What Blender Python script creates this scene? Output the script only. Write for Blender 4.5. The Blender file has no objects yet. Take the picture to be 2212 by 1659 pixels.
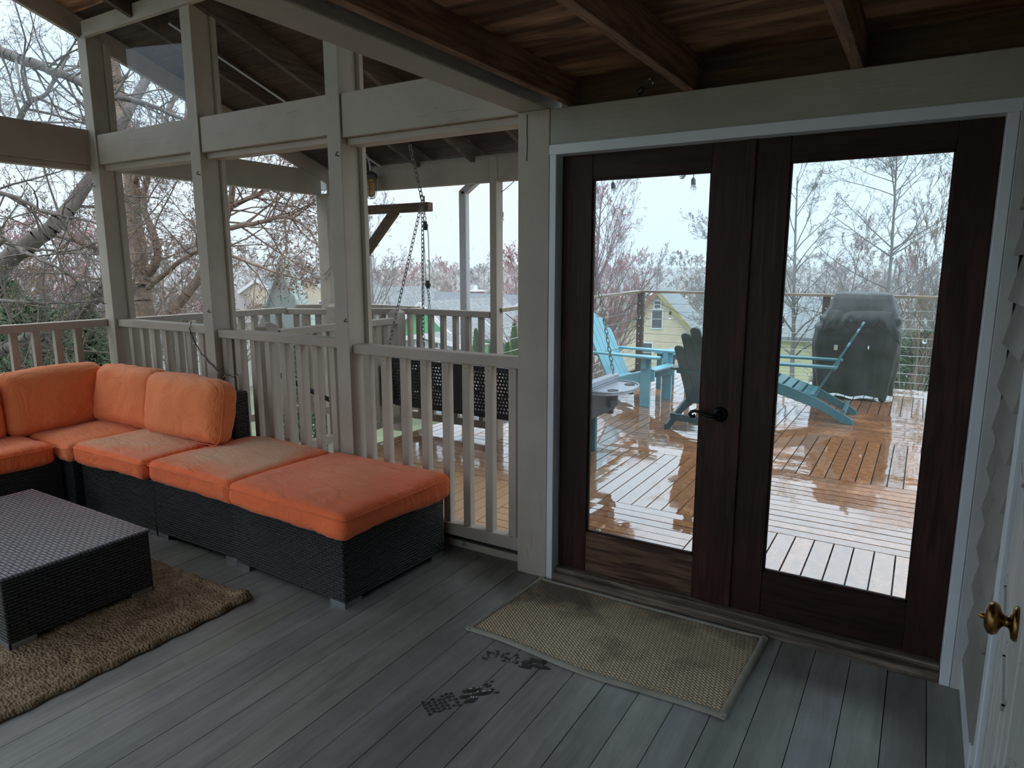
import bpy, bmesh, math, random
import numpy as np
from mathutils import Vector, Matrix, Euler

# ---------------------------------------------------------------- camera, sky, exposure
sc = bpy.context.scene
col = sc.collection
R = math.radians
CAM = Vector((0, 0, 1.6)); FPX = 1458.8; YAW = R(31.255); PITCH = R(10.042)
cd = bpy.data.cameras.new('camera'); cam = bpy.data.objects.new('camera', cd); col.objects.link(cam)
cam.location = CAM; cam.rotation_euler = (R(90) - PITCH, 0, YAW)
cd.sensor_width = 36; cd.lens = FPX / 2212 * 36; cd.clip_start = 0.02; cd.clip_end = 2000
sc.camera = cam
sc.view_settings.view_transform = 'Standard'; sc.view_settings.look = 'None'
sc.view_settings.gamma = 1; sc.view_settings.use_curve_mapping = False
sc.view_settings.exposure = 1.02
sc.cycles.use_denoising = True
sc.cycles.max_bounces = 7; sc.cycles.diffuse_bounces = 3; sc.cycles.glossy_bounces = 4
sc.cycles.transparent_max_bounces = 24; sc.cycles.transmission_bounces = 8; sc.cycles.use_adaptive_sampling = True; sc.cycles.adaptive_threshold = 0.03; sc.cycles.adaptive_min_samples = 12
sc.cycles.volume_bounces = 1
sc.cycles.use_light_tree = False

w = bpy.data.worlds.new('world'); sc.world = w; w.use_nodes = True
nt = w.node_tree; nt.nodes.clear()
out = nt.nodes.new('ShaderNodeOutputWorld'); bg = nt.nodes.new('ShaderNodeBackground')
tc = nt.nodes.new('ShaderNodeTexCoord'); sx = nt.nodes.new('ShaderNodeSeparateXYZ')
rp = nt.nodes.new('ShaderNodeValToRGB')
nt.links.new(tc.outputs['Generated'], sx.inputs[0]); nt.links.new(sx.outputs['Z'], rp.inputs[0])
nt.links.new(rp.outputs[0], bg.inputs[0]); nt.links.new(bg.outputs[0], out.inputs[0])
e = rp.color_ramp.elements                      # overcast: a little darker at the horizon than overhead
e[0].position = 0.0; e[0].color = (0.40, 0.495, 0.58, 1)
e[1].position = 1.0; e[1].color = (1.75, 1.88, 2.0, 1)
m_ = e.new(0.22); m_.color = (0.405, 0.52, 0.635, 1)
m_ = e.new(-0.0); m_.color = (0.40, 0.495, 0.58, 1)
bg.inputs[1].default_value = 1.0

FW = Vector((-math.sin(YAW) * math.cos(PITCH), math.cos(YAW) * math.cos(PITCH), -math.sin(PITCH)))
RT = Vector((math.cos(YAW), math.sin(YAW), 0)); UP = RT.cross(FW)
def at(x, y, dist):
    """the world point seen at pixel x, y of the photograph, dist metres out along the view axis"""
    return CAM + (FW + RT * ((x - 1106) / FPX) - UP * ((y - 829.5) / FPX)) * dist

# ---------------------------------------------------------------- helpers
def empty(name, loc=(0, 0, 0), rz=0.0, label=None, cat=None, group=None):
    o = bpy.data.objects.new(name, None); col.objects.link(o)
    o.location = loc; o.rotation_euler = (0, 0, rz); o.empty_display_size = 0.1
    return tag(o, label, cat, group)
def tag(o, label=None, cat=None, group=None, kind=None):
    if label: o['label'] = label
    if cat: o['category'] = cat
    if group: o['group'] = group
    if kind: o['kind'] = kind
    return o
def copy_tree(o, parent=None):
    c = o.copy(); col.objects.link(c); c.parent = parent
    for ch in list(o.children): copy_tree(ch, c)
    return c

class MB:
    """collects boxes, tubes, lathes ... and links them as one mesh object"""
    def __init__(s): s.v = []; s.f = []; s.m = []; s.s = []
    def add(s, vs, fs, mi=0, smooth=False):
        n = len(s.v); s.v += [tuple(p) for p in vs]
        for f in fs: s.f.append(tuple(i + n for i in f)); s.m.append(mi); s.s.append(smooth)
        return s
    def box(s, a, b, mi=0, M=None):
        x0, y0, z0 = a; x1, y1, z1 = b
        vs = [(x0,y0,z0),(x1,y0,z0),(x1,y1,z0),(x0,y1,z0),(x0,y0,z1),(x1,y0,z1),(x1,y1,z1),(x0,y1,z1)]
        if M is not None: vs = [M @ Vector(p) for p in vs]
        return s.add(vs, [(0,3,2,1),(4,5,6,7),(0,1,5,4),(1,2,6,5),(2,3,7,6),(3,0,4,7)], mi)
    def beam(s, p0, p1, wd, ht, mi=0, up=(0,0,1), ext=0):
        """a bar of wd x ht along p0-p1; ht is measured along up"""
        p0 = Vector(p0); p1 = Vector(p1); d = (p1 - p0); L = d.length; d.normalize()
        p0 = p0 - d * ext; L += 2 * ext
        u = Vector(up); r = d.cross(u)
        if r.length < 1e-5: u = Vector((0, 1, 0)); r = d.cross(u)
        r.normalize(); u = r.cross(d).normalized()
        M = Matrix((r, d, u)).transposed().to_4x4(); M.translation = p0
        return s.box((-wd/2, 0, -ht/2), (wd/2, L, ht/2), mi, M)
    def tube(s, pts, r, n=8, mi=0, smooth=True, closed=False, caps=True):
        pts = [Vector(p) for p in pts]; N = len(pts)
        rs = r if isinstance(r, (list, tuple)) else [r] * N
        rings = []; prev = None
        for i, p in enumerate(pts):
            if closed: d = pts[(i+1) % N] - pts[i-1]
            else: d = pts[min(i+1, N-1)] - pts[max(i-1, 0)]
            d.normalize()
            if prev is None:
                a = Vector((0,0,1)) if abs(d.z) < 0.9 else Vector((1,0,0))
                u = d.cross(a).normalized()
            else:
                u = (prev - d * prev.dot(d)).normalized()
            prev = u; v = d.cross(u)
            rings.append([p + (u * math.cos(2*math.pi*k/n) + v * math.sin(2*math.pi*k/n)) * rs[i] for k in range(n)])
        vs = [q for rg in rings for q in rg]; fs = []
        for i in range(N if closed else N - 1):
            j = (i + 1) % N
            for k in range(n): fs.append((i*n+k, i*n+(k+1) % n, j*n+(k+1) % n, j*n+k))
        if not closed and caps: fs.append(tuple(range(n))[::-1]); fs.append(tuple((N-1)*n+k for k in range(n)))
        return s.add(vs, fs, mi, smooth)
    def lathe(s, prof, n=20, M=None, mi=0, smooth=True):
        """prof: (radius, height) pairs turned round local z"""
        vs = []; fs = []
        for r, z in prof:
            for k in range(n):
                p = Vector((r*math.cos(2*math.pi*k/n), r*math.sin(2*math.pi*k/n), z))
                vs.append(M @ p if M is not None else p)
        for i in range(len(prof)-1):
            for k in range(n): fs.append((i*n+k, i*n+(k+1) % n, (i+1)*n+(k+1) % n, (i+1)*n+k))
        fs.append(tuple(range(n))[::-1]); fs.append(tuple((len(prof)-1)*n+k for k in range(n)))
        return s.add(vs, fs, mi, smooth)
    def prism(s, poly, h0, h1, M=None, mi=0):
        """poly: 2-D outline in local xy, extruded from z=h0 to z=h1"""
        n = len(poly); vs = [Vector((x, y, h0)) for x, y in poly] + [Vector((x, y, h1)) for x, y in poly]
        if M is not None: vs = [M @ p for p in vs]
        fs = [tuple(range(n))[::-1], tuple(range(n, 2*n))] + [(i, (i+1) % n, n+(i+1) % n, n+i) for i in range(n)]
        return s.add(vs, fs, mi)
    def build(s, name, mats, parent=None, world=False, bevel=0, origin=None, seg=2):
        vs = [Vector(p) for p in s.v]; loc = Vector((0, 0, 0))
        if parent is not None and world:
            o_ = Vector(parent.location); vs = [p - o_ for p in vs]
        elif parent is None:
            if origin is None:
                xs = [p.x for p in vs]; ys = [p.y for p in vs]; zs = [p.z for p in vs]
                origin = ((min(xs)+max(xs))/2, (min(ys)+max(ys))/2, min(zs))
            loc = Vector(origin); vs = [p - loc for p in vs]
        me = bpy.data.meshes.new(name); me.from_pydata([tuple(p) for p in vs], [], s.f)
        if not isinstance(mats, (list, tuple)): mats = [mats]
        for mt in mats: me.materials.append(mt)
        me.polygons.foreach_set('material_index', s.m); me.polygons.foreach_set('use_smooth', s.s)
        bm = bmesh.new(); bm.from_mesh(me); bmesh.ops.recalc_face_normals(bm, faces=bm.faces); bm.to_mesh(me); bm.free()
        me.update()
        o = bpy.data.objects.new(name, me); col.objects.link(o); o.location = loc
        if parent is not None: o.parent = parent
        if bevel:
            b = o.modifiers.new('bevel', 'BEVEL'); b.width = bevel; b.segments = seg; b.limit_method = 'ANGLE'
            b.angle_limit = R(40)
        return o
def Mat(loc, rx=0, ry=0, rz=0):
    return Matrix.Translation(loc) @ Euler((rx, ry, rz)).to_matrix().to_4x4()

# ---------------------------------------------------------------- materials
def newmat(name):
    m = bpy.data.materials.new(name); m.use_nodes = True
    n = m.node_tree; n.nodes.clear()
    o = n.nodes.new('ShaderNodeOutputMaterial'); p = n.nodes.new('ShaderNodeBsdfPrincipled')
    n.links.new(p.outputs[0], o.inputs[0])
    return m, n, p
def N(n, t, **k):
    q = n.nodes.new(t)
    for a, b in k.items(): setattr(q, a, b)
    return q
def coords(n, scale=(1, 1, 1), rot=(0, 0, 0), rnd=True, kind='Object'):
    t = N(n, 'ShaderNodeTexCoord'); mp = N(n, 'ShaderNodeMapping')
    mp.inputs['Scale'].default_value = scale; mp.inputs['Rotation'].default_value = rot
    n.links.new(t.outputs[kind], mp.inputs[0])
    if rnd:
        oi = N(n, 'ShaderNodeObjectInfo'); mu = N(n, 'ShaderNodeMath', operation='MULTIPLY'); mu.inputs[1].default_value = 37
        n.links.new(oi.outputs['Random'], mu.inputs[0])
        cb = N(n, 'ShaderNodeCombineXYZ'); n.links.new(mu.outputs[0], cb.inputs[0]); n.links.new(mu.outputs[0], cb.inputs[1])
        n.links.new(cb.outputs[0], mp.inputs['Location'])
    return mp.outputs[0]
def noise(n, vec, scale=5, detail=4, rough=.55, dist=0):
    q = N(n, 'ShaderNodeTexNoise'); q.inputs['Scale'].default_value = scale; q.inputs['Detail'].default_value = detail
    q.inputs['Roughness'].default_value = rough; q.inputs['Distortion'].default_value = dist
    n.links.new(vec, q.inputs['Vector']); return q.outputs['Fac']
def ramp(n, fac, stops):
    q = N(n, 'ShaderNodeValToRGB'); el = q.color_ramp.elements
    while len(el) < len(stops): el.new(0.5)
    for e_, (p_, c_) in zip(el, stops):
        e_.position = p_; e_.color = (c_ if isinstance(c_, (tuple, list)) else (c_,)*3) + (1,) if not isinstance(c_, tuple) or len(c_) == 3 else c_
    n.links.new(fac, q.inputs[0]); return q.outputs[0]
def mixc(n, fac, a, b, mode='MIX'):
    q = N(n, 'ShaderNodeMix', data_type='RGBA', blend_type=mode)
    for i, x in ((0, fac), (6, a), (7, b)):
        if hasattr(x, 'links'): n.links.new(x, q.inputs[i])
        else: q.inputs[i].default_value = x if i == 0 else (tuple(x) + (1,))[:4]
    return q.outputs[2]
def bump(n, p, h, strength=.3, dist=.01, prev=None):
    b = N(n, 'ShaderNodeBump'); b.inputs['Strength'].default_value = strength; b.inputs['Distance'].default_value = dist
    n.links.new(h, b.inputs['Height'])
    if prev is not None: n.links.new(prev, b.inputs['Normal'])
    n.links.new(b.outputs[0], p.inputs['Normal']); return b.outputs[0]
def shade(c, k): return tuple(x * k for x in c)
def plain(name, c, rough=.5, var=.12, scale=6, metal=0., stretch=(1,1,1), bmp=.15, bd=.004, spec=.5, coat=0.):
    m, n, p = newmat(name)
    v = coords(n, stretch); f = noise(n, v, scale, 5)
    n.links.new(ramp(n, f, [(0.3, shade(c, 1-var)), (0.7, shade(c, 1+var))]), p.inputs['Base Color'])
    p.inputs['Roughness'].default_value = rough; p.inputs['Metallic'].default_value = metal
    p.inputs['Specular IOR Level'].default_value = spec; p.inputs['Coat Weight'].default_value = coat
    if bmp: bump(n, p, noise(n, v, scale*6, 3), bmp, bd)
    return m
def wood(name, c1, c2, axis='Y', rough=.6, bmp=.3, sc_=3, knots=False, spec=.4, streak=14):
    """grain running along one axis"""
    m, n, p = newmat(name)
    s = {'X': (1, streak, streak), 'Y': (streak, 1, streak), 'Z': (streak, streak, 1)}[axis]
    v = coords(n, s); f = noise(n, v, sc_, 6, .6, .6)
    v2 = coords(n); g = noise(n, v2, 1.7, 3)
    c = ramp(n, f, [(0.40, c1), (0.60, c2)])
    c = mixc(n, ramp(n, g, [(0.35, .75), (0.65, 0.0)]), c, shade(c1, .8))
    if knots:
        vo = N(n, 'ShaderNodeTexVoronoi'); vo.inputs['Scale'].default_value = 1.0
        ks = {'X': (1.2, 6, 6), 'Y': (6, 1.2, 6), 'Z': (6, 6, 1.2)}[axis]
        n.links.new(coords(n, ks), vo.inputs['Vector'])
        c = mixc(n, ramp(n, vo.outputs['Distance'], [(0.09, .9), (0.17, 0.0)]), c, shade(c1, .3))
    n.links.new(c, p.inputs['Base Color'])
    p.inputs['Roughness'].default_value = rough; p.inputs['Specular IOR Level'].default_value = spec
    bump(n, p, f, bmp, .004)
    return m

PAINT = (0.385, 0.328, 0.268)
def paint_mat(name, c, axis, chips=.0):
    m, n, p = newmat(name)
    s = {'X': (1, 16, 16), 'Y': (16, 1, 16), 'Z': (16, 16, 1)}[axis]
    v = coords(n, s); f = noise(n, v, 3, 6, .65, 1.2)
    g = noise(n, coords(n), 2.2, 5, .6)
    cc = ramp(n, g, [(0.3, shade(c, .86)), (0.7, shade(c, 1.1))])
    cr = ramp(n, f, [(0.30, .55), (0.36, 0.0)])
    cc = mixc(n, cr, cc, shade(c, .55))
    if chips:
        h = noise(n, coords(n), 14, 6, .7)
        cc = mixc(n, ramp(n, h, [(0.62, 0.0), (0.66, chips)]), cc, (0.07, 0.065, 0.055))
    n.links.new(cc, p.inputs['Base Color']); p.inputs['Roughness'].default_value = .55
    p.inputs['Specular IOR Level'].default_value = .35
    bump(n, p, f, .35, .004)
    return m
M = {}
for ax in 'XYZ': M['paint'+ax] = paint_mat('porch_paint_'+ax, PAINT, ax)
M['chipX'] = paint_mat('porch_paint_chipped', PAINT, 'X', .8)
M['white'] = plain('white_trim_paint', (.62, .64, .66), .45, .06, 3, bmp=.1)
M['whitedirty'] = paint_mat('white_board_dirty', (.46, .45, .43), 'Z', .35)
M['header'] = paint_mat('header_paint', (.33, .305, .25), 'X')
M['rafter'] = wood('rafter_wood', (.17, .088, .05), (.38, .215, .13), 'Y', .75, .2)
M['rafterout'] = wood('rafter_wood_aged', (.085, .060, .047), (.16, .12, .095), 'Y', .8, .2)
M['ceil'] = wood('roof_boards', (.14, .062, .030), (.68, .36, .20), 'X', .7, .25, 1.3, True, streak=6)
M['ceildark'] = wood('roof_boards_dark_stain', (.055, .033, .024), (.10, .06, .042), 'X', .8, .2)  # the outside boards' own darker stain, shared by the gable infill
M['mahog'] = wood('mahogany', (.026, .0095, .007), (.060, .023, .016), 'Z', .5, .1, spec=.2)
M['mahogX'] = wood('mahogany_weathered_rail', (.05, .024, .014), (.20, .115, .07), 'X', .55, .25, spec=.25)
M['sill'] = wood('weathered_sill', (.085, .06, .042), (.26, .20, .145), 'X', .7, .4)
M['ipe'] = None
M['wire'] = plain('steel_cable', (.45, .45, .46), .35, .05, 5, .9, bmp=0)
M['chain'] = plain('galvanised_chain', (.22, .21, .20), .4, .2, 20, .8, bmp=0)
M['black'] = plain('black_rubber', (.012, .012, .012), .5, .2, 8, bmp=0)
M['bronze'] = plain('oil_rubbed_bronze', (.018, .017, .017), .35, .3, 10, .7, bmp=0)
M['brass'] = plain('aged_brass', (.30, .17, .05), .28, .35, 12, 1., bmp=0)
M['alu'] = plain('brushed_metal_foot', (.33, .34, .34), .4, .1, 10, .8, bmp=0)
M['glassbulb'], n_, p_ = newmat('clear_bulb_glass')
p_.inputs['Base Color'].default_value = (.95, .97, 1, 1); p_.inputs['Roughness'].default_value = .03
p_.inputs['Transmission Weight'].default_value = 1; p_.inputs['IOR'].default_value = 1.15

def pane_mat(name, tint, dirt, gloss=.06):
    """clear pane: mostly see-through, a faint reflection and a film of dirt"""
    m = bpy.data.materials.new(name); m.use_nodes = True; n = m.node_tree; n.nodes.clear()
    o = N(n, 'ShaderNodeOutputMaterial'); tr = N(n, 'ShaderNodeBsdfTransparent'); tr.inputs[0].default_value = tuple(tint) + (1,)
    gl = N(n, 'ShaderNodeBsdfGlossy'); gl.inputs['Roughness'].default_value = .02
    df = N(n, 'ShaderNodeBsdfTranslucent'); df.inputs[0].default_value = (.75, .8, .85, 1)
    fr = N(n, 'ShaderNodeFresnel'); fr.inputs[0].default_value = 1.45
    a = N(n, 'ShaderNodeMixShader'); b = N(n, 'ShaderNodeMixShader')
    n.links.new(fr.outputs[0], a.inputs[0]); n.links.new(tr.outputs[0], a.inputs[1]); n.links.new(gl.outputs[0], a.inputs[2])
    v = coords(n, rnd=False); f = noise(n, v, 2.5, 8, .75)
    dd = ramp(n, f, [(0.45, dirt[0]), (0.75, dirt[1])])
    n.links.new(dd, b.inputs[0]); n.links.new(a.outputs[0], b.inputs[1]); n.links.new(df.outputs[0], b.inputs[2])
    n.links.new(b.outputs[0], o.inputs[0]); return m
M['glass'] = pane_mat('door_glass', (.93, .98, 1.0), (.004, .03))
M['plexi'] = pane_mat('clear_plastic_sheet', (.92, .95, .98), (.03, .20))
def screen_mat(name):
    """insect screen: fine dark mesh seen as a light veil with specks of debris"""
    m = bpy.data.materials.new(name); m.use_nodes = True; n = m.node_tree; n.nodes.clear()
    o = N(n, 'ShaderNodeOutputMaterial'); tr = N(n, 'ShaderNodeBsdfTransparent')
    df = N(n, 'ShaderNodeBsdfDiffuse'); df.inputs[0].default_value = (.10, .10, .10, 1)
    a = N(n, 'ShaderNodeMixShader'); v = coords(n, rnd=False)
    g = noise(n, v, 55, 3, .5, 1.5)
    wv = N(n, 'ShaderNodeTexWave', wave_type='BANDS', bands_direction='Z'); wv.inputs['Scale'].default_value = 60
    n.links.new(v, wv.inputs['Vector'])
    h = noise(n, v, 2.0, 3)
    sp = ramp(n, g, [(0.70, 0.0), (0.72, .9)]); hm = ramp(n, h, [(0.46, 0.0), (0.62, 1.0)])
    k = N(n, 'ShaderNodeMath', operation='MULTIPLY'); n.links.new(sp, k.inputs[0]); n.links.new(hm, k.inputs[1])
    k2 = N(n, 'ShaderNodeMath', operation='MULTIPLY_ADD'); n.links.new(wv.outputs['Fac'], k2.inputs[0]); k2.inputs[1].default_value = .05; k2.inputs[2].default_value = .07
    k3 = N(n, 'ShaderNodeMath', operation='MAXIMUM'); n.links.new(k.outputs[0], k3.inputs[0]); n.links.new(k2.outputs[0], k3.inputs[1])
    n.links.new(k3.outputs[0], a.inputs[0]); n.links.new(tr.outputs[0], a.inputs[1]); n.links.new(df.outputs[0], a.inputs[2])
    n.links.new(a.outputs[0], o.inputs[0]); return m
M['screen'] = screen_mat('insect_screen')

# porch floor paint: grey, worn, slightly glossy, with damp prints
m, n, p = newmat('grey_floor_paint'); M['floor'] = m
v = coords(n, (7, .7, 1), rnd=False); f = noise(n, v, 3, 7, .65, .5); v0 = coords(n, rnd=False); g = noise(n, v0, 1.3, 5, .6)
c = ramp(n, f, [(0.3, (.165, .168, .16)), (0.72, (.30, .305, .29))])
c = mixc(n, ramp(n, g, [(0.38, .6), (0.62, 0.0)]), c, (.12, .118, .105))
sc1 = noise(n, coords(n, (2, 14, 1), (0, 0, .5), rnd=False), 9, 4, .8, 2)
c = mixc(n, ramp(n, sc1, [(0.70, 0.0), (0.76, .45)]), c, (.40, .40, .38))
n.links.new(c, p.inputs['Base Color']); p.inputs['Specular IOR Level'].default_value = .55
n.links.new(ramp(n, g, [(0.3, .55), (0.7, .34)]), p.inputs['Roughness'])
bump(n, p, f, .25, .003)

# wet hardwood deck
m, n, p = newmat('wet_hardwood'); M['ipe'] = m
vc = N(n, 'ShaderNodeVertexColor'); vc.layer_name = 'board'
v = coords(n, rnd=False); f = noise(n, coords(n, (9, 9, 1), rnd=False), 2.5, 6, .6, .4)
base = ramp(n, f, [(0.3, (.19, .070, .024)), (0.7, (.42, .185, .075))])
base = mixc(n, .55, base, vc.outputs[0], 'MULTIPLY')
pud = noise(n, v, 1.1, 6, .55, .8)
# dry under the roof: y < 4.3 and x < -1.9
sp = N(n, 'ShaderNodeSeparateXYZ'); n.links.new(v, sp.inputs[0])
M_dry = N(n, 'ShaderNodeMapRange'); M_dry.inputs[1].default_value = 4.9; M_dry.inputs[2].default_value = 4.0
n.links.new(sp.outputs['Y'], M_dry.inputs[0])
M_dx = N(n, 'ShaderNodeMapRange'); M_dx.inputs[1].default_value = -1.7; M_dx.inputs[2].default_value = -2.2
n.links.new(sp.outputs['X'], M_dx.inputs[0])
dry = N(n, 'ShaderNodeMath', operation='MULTIPLY'); n.links.new(M_dry.outputs[0], dry.inputs[0]); n.links.new(M_dx.outputs[0], dry.inputs[1])
wet = N(n, 'ShaderNodeMath', operation='SUBTRACT'); n.links.new(ramp(n, pud, [(0.33, .35), (0.47, 1.0)]), wet.inputs[0]); n.links.new(dry.outputs[0], wet.inputs[1]); wet.use_clamp = True
base = mixc(n, dry.outputs[0], base, mixc(n, .6, base, (.62, .40, .22)))
n.links.new(base, p.inputs['Base Color'])
n.links.new(ramp(n, wet.outputs[0], [(0.0, .42), (1.0, .035)]), p.inputs['Roughness'])
p.inputs['IOR'].default_value = 1.5
p.inputs['Coat IOR'].default_value = 2.4; p.inputs['Coat Roughness'].default_value = .02
n.links.new(ramp(n, wet.outputs[0], [(0.15, .0), (0.75, 1.0)]), p.inputs['Coat Weight'])
bb = N(n, 'ShaderNodeBump'); bb.inputs['Strength'].default_value = .10; bb.inputs['Distance'].default_value = .01
n.links.new(noise(n, v, 7, 3, .5), bb.inputs['Height']); n.links.new(bb.outputs[0], p.inputs['Coat Normal']); n.links.new(bb.outputs[0], p.inputs['Normal'])

# wicker
def wicker(name, c_lo, c_hi, rough, sx_, sy_, axes):
    m, n, p = newmat(name); t = N(n, 'ShaderNodeTexCoord'); s = N(n, 'ShaderNodeSeparateXYZ'); n.links.new(t.outputs['Object'], s.inputs[0])
    cb = N(n, 'ShaderNodeCombineXYZ')
    if axes == 'side':
        ad = N(n, 'ShaderNodeMath', operation='ADD'); n.links.new(s.outputs['X'], ad.inputs[0]); n.links.new(s.outputs['Y'], ad.inputs[1])
        n.links.new(ad.outputs[0], cb.inputs[0]); n.links.new(s.outputs['Z'], cb.inputs[1])
    else:
        n.links.new(s.outputs['X'], cb.inputs[0]); n.links.new(s.outputs['Y'], cb.inputs[1])
    b = N(n, 'ShaderNodeTexBrick'); b.offset = .5; b.inputs['Scale'].default_value = 1
    b.inputs['Brick Width'].default_value = sx_; b.inputs['Row Height'].default_value = sy_
    b.inputs['Mortar Size'].default_value = sy_*.22; b.inputs['Mortar Smooth'].default_value = 1.0
    b.inputs['Color1'].default_value = (.85, .85, .85, 1); b.inputs['Color2'].default_value = (1, 1, 1, 1); b.inputs['Mortar'].default_value = (0, 0, 0, 1)
    n.links.new(cb.outputs[0], b.inputs['Vector'])
    n.links.new(ramp(n, b.outputs['Color'], [(0.05, c_lo), (0.9, c_hi)]), p.inputs['Base Color'])
    p.inputs['Roughness'].default_value = rough; p.inputs['Specular IOR Level'].default_value = .45 if axes == 'side' else .8
    bump(n, p, b.outputs['Color'], 1.0, .006)
    return m
M['wick'] = wicker('black_wicker', (.0015, .0015, .0015), (.040, .040, .041), .36, .046, .0145, 'side')
M['wicktop'] = wicker('black_wicker_top_weave', (.006, .006, .008), (.12, .13, .155), .27, .050, .0165, 'top')

def fabric(name, c, fade, amt):
    m, n, p = newmat(name); v = coords(n)
    f = noise(n, v, 3.5, 5, .6); g = noise(n, coords(n, (1, 3, 1)), 5, 4, .6, 1.5)
    t = N(n, 'ShaderNodeTexCoord'); s = N(n, 'ShaderNodeSeparateXYZ'); n.links.new(t.outputs['Generated'], s.inputs[0])
    top = ramp(n, s.outputs['Z'], [(0.80, 0.0), (0.93, amt)])      # sun-bleached upper side
    fm = N(n, 'ShaderNodeMath', operation='MULTIPLY'); n.links.new(top, fm.inputs[0]); n.links.new(ramp(n, f, [(0.2, .75), (0.6, 1.0)]), fm.inputs[1])
    cc = mixc(n, fm.outputs[0], ramp(n, f, [(0.3, shade(c, .92)), (0.7, shade(c, 1.06))]), fade)
    n.links.new(cc, p.inputs['Base Color']); p.inputs['Roughness'].default_value = .85
    p.inputs['Sheen Weight'].default_value = .15; p.inputs['Specular IOR Level'].default_value = .2
    b1 = bump(n, p, g, .8, .022)
    bump(n, p, noise(n, v, 400, 2), .15, .001, b1)
    return m
ORANGE = (.86, .165, .050)
M['orange'] = fabric('orange_canvas', ORANGE, (.74, .30, .155), .45)
M['faded'] = fabric('orange_canvas_bleached', ORANGE, (.64, .38, .22), .95)
M['orangeback'] = fabric('orange_canvas_back', (.84, .235, .085), (.78, .32, .15), .5)

# rug, mat
m, n, p = newmat('jute_braid'); M['jute'] = m
v = coords(n, rnd=False); vo = N(n, 'ShaderNodeTexVoronoi'); vo.inputs['Scale'].default_value = 62
n.links.new(coords(n, (1, 1.6, 1), rnd=False), vo.inputs['Vector']); f = noise(n, v, 18, 5)
n.links.new(ramp(n, f, [(0.3, (.17, .12, .07)), (0.7, (.34, .255, .16))]), p.inputs['Base Color'])
p.inputs['Roughness'].default_value = .95; p.inputs['Specular IOR Level'].default_value = .1
iv = N(n, 'ShaderNodeMath', operation='SUBTRACT'); iv.inputs[0].default_value = 1; n.links.new(vo.outputs['Distance'], iv.inputs[1])
b1 = bump(n, p, iv.outputs[0], 1.0, .009); bump(n, p, noise(n, v, 150, 3), .6, .003, b1)
m, n, p = newmat('sisal_weave'); M['sisal'] = m
v = coords(n, rnd=False); ck = N(n, 'ShaderNodeTexBrick'); ck.offset = .5
ck.inputs['Scale'].default_value = 1; ck.inputs['Brick Width'].default_value = .026; ck.inputs['Row Height'].default_value = .012; ck.inputs['Mortar Size'].default_value = .0026
ck.inputs['Mortar Smooth'].default_value = 1
ck.inputs['Color1'].default_value = (1, 1, 1, 1); ck.inputs['Color2'].default_value = (.8, .8, .8, 1); ck.inputs['Mortar'].default_value = (0, 0, 0, 1)
n.links.new(coords(n, (1, 1, 1), (0, 0, R(38)), rnd=False), ck.inputs['Vector'])
g = noise(n, v, 2.2, 5, .6)
c = ramp(n, ck.outputs['Color'], [(0.1, (.09, .07, .045)), (0.9, (.68, .54, .36))])
s_ = N(n, 'ShaderNodeSeparateXYZ'); n.links.new(v, s_.inputs[0]); ma = N(n, 'ShaderNodeMath', operation='MULTIPLY_ADD'); n.links.new(s_.outputs['Y'], ma.inputs[0]); ma.inputs[1].default_value = .42; n.links.new(g, ma.inputs[2])
c = mixc(n, ramp(n, ma.outputs[0], [(0.50, 0.0), (0.66, .78)]), c, (.085, .072, .055))
n.links.new(c, p.inputs['Base Color']); p.inputs['Roughness'].default_value = .9; bump(n, p, ck.outputs['Color'], .8, .003)
M['matedge'] = plain('mat_binding_cloth', (.30, .29, .24), .85, .15, 12)

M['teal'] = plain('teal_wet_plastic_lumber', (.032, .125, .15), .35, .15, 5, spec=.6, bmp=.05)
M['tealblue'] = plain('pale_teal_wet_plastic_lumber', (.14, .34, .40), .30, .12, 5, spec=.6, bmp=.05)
M['tealdark'] = plain('dark_teal_lumber', (.016, .050, .054), .4, .3, 5, spec=.4, bmp=.05)  # darker, more mottled teal for the chair seen from behind
m, n, p = newmat('black_vinyl_cover'); M['cover'] = m
v = coords(n, (3, 3, .35)); f = noise(n, v, 2.4, 2, .5, 1.0)
n.links.new(ramp(n, f, [(0.35, (.004, .005, .006)), (0.58, (.006, .010, .010)), (0.75, (.014, .028, .020))]), p.inputs['Base Color'])
p.inputs['Roughness'].default_value = .36; p.inputs['Specular IOR Level'].default_value = .35
M['darkpost'] = wood('dark_rail_post', (.05, .032, .024), (.11, .075, .055), 'Z', .5, .2)
M['caprail'] = wood('wet_cap_rail', (.16, .10, .06), (.30, .21, .14), 'X', .15, .1, spec=1.0)
M['timber'] = wood('brown_stained_timber', (.075, .035, .016), (.16, .08, .04), 'X', .55, .2)
M['swing'] = plain('black_perforated_steel', (.014, .013, .014), .45, .2, 10, spec=.5, bmp=0)
M['tray'] = plain('grey_wet_moulded_tray', (.30, .31, .35), .25, .1, 20, spec=.8)
M['rope'] = plain('pale_rope', (.45, .42, .36), .9, .1, 30)
M['downpipe'] = plain('white_aluminium_downpipe', (.55, .56, .58), .4, .06, 3, bmp=0)
M['mesh_lamp'] = plain('lamp_metal', (.10, .10, .10), .5, .2, 8, .6, bmp=0)
M['amber'], n_, p_ = newmat('amber_lamp_glass')
p_.inputs['Base Color'].default_value = (.75, .50, .20, 1); p_.inputs['Roughness'].default_value = .15; p_.inputs['Transmission Weight'].default_value = .6

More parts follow.
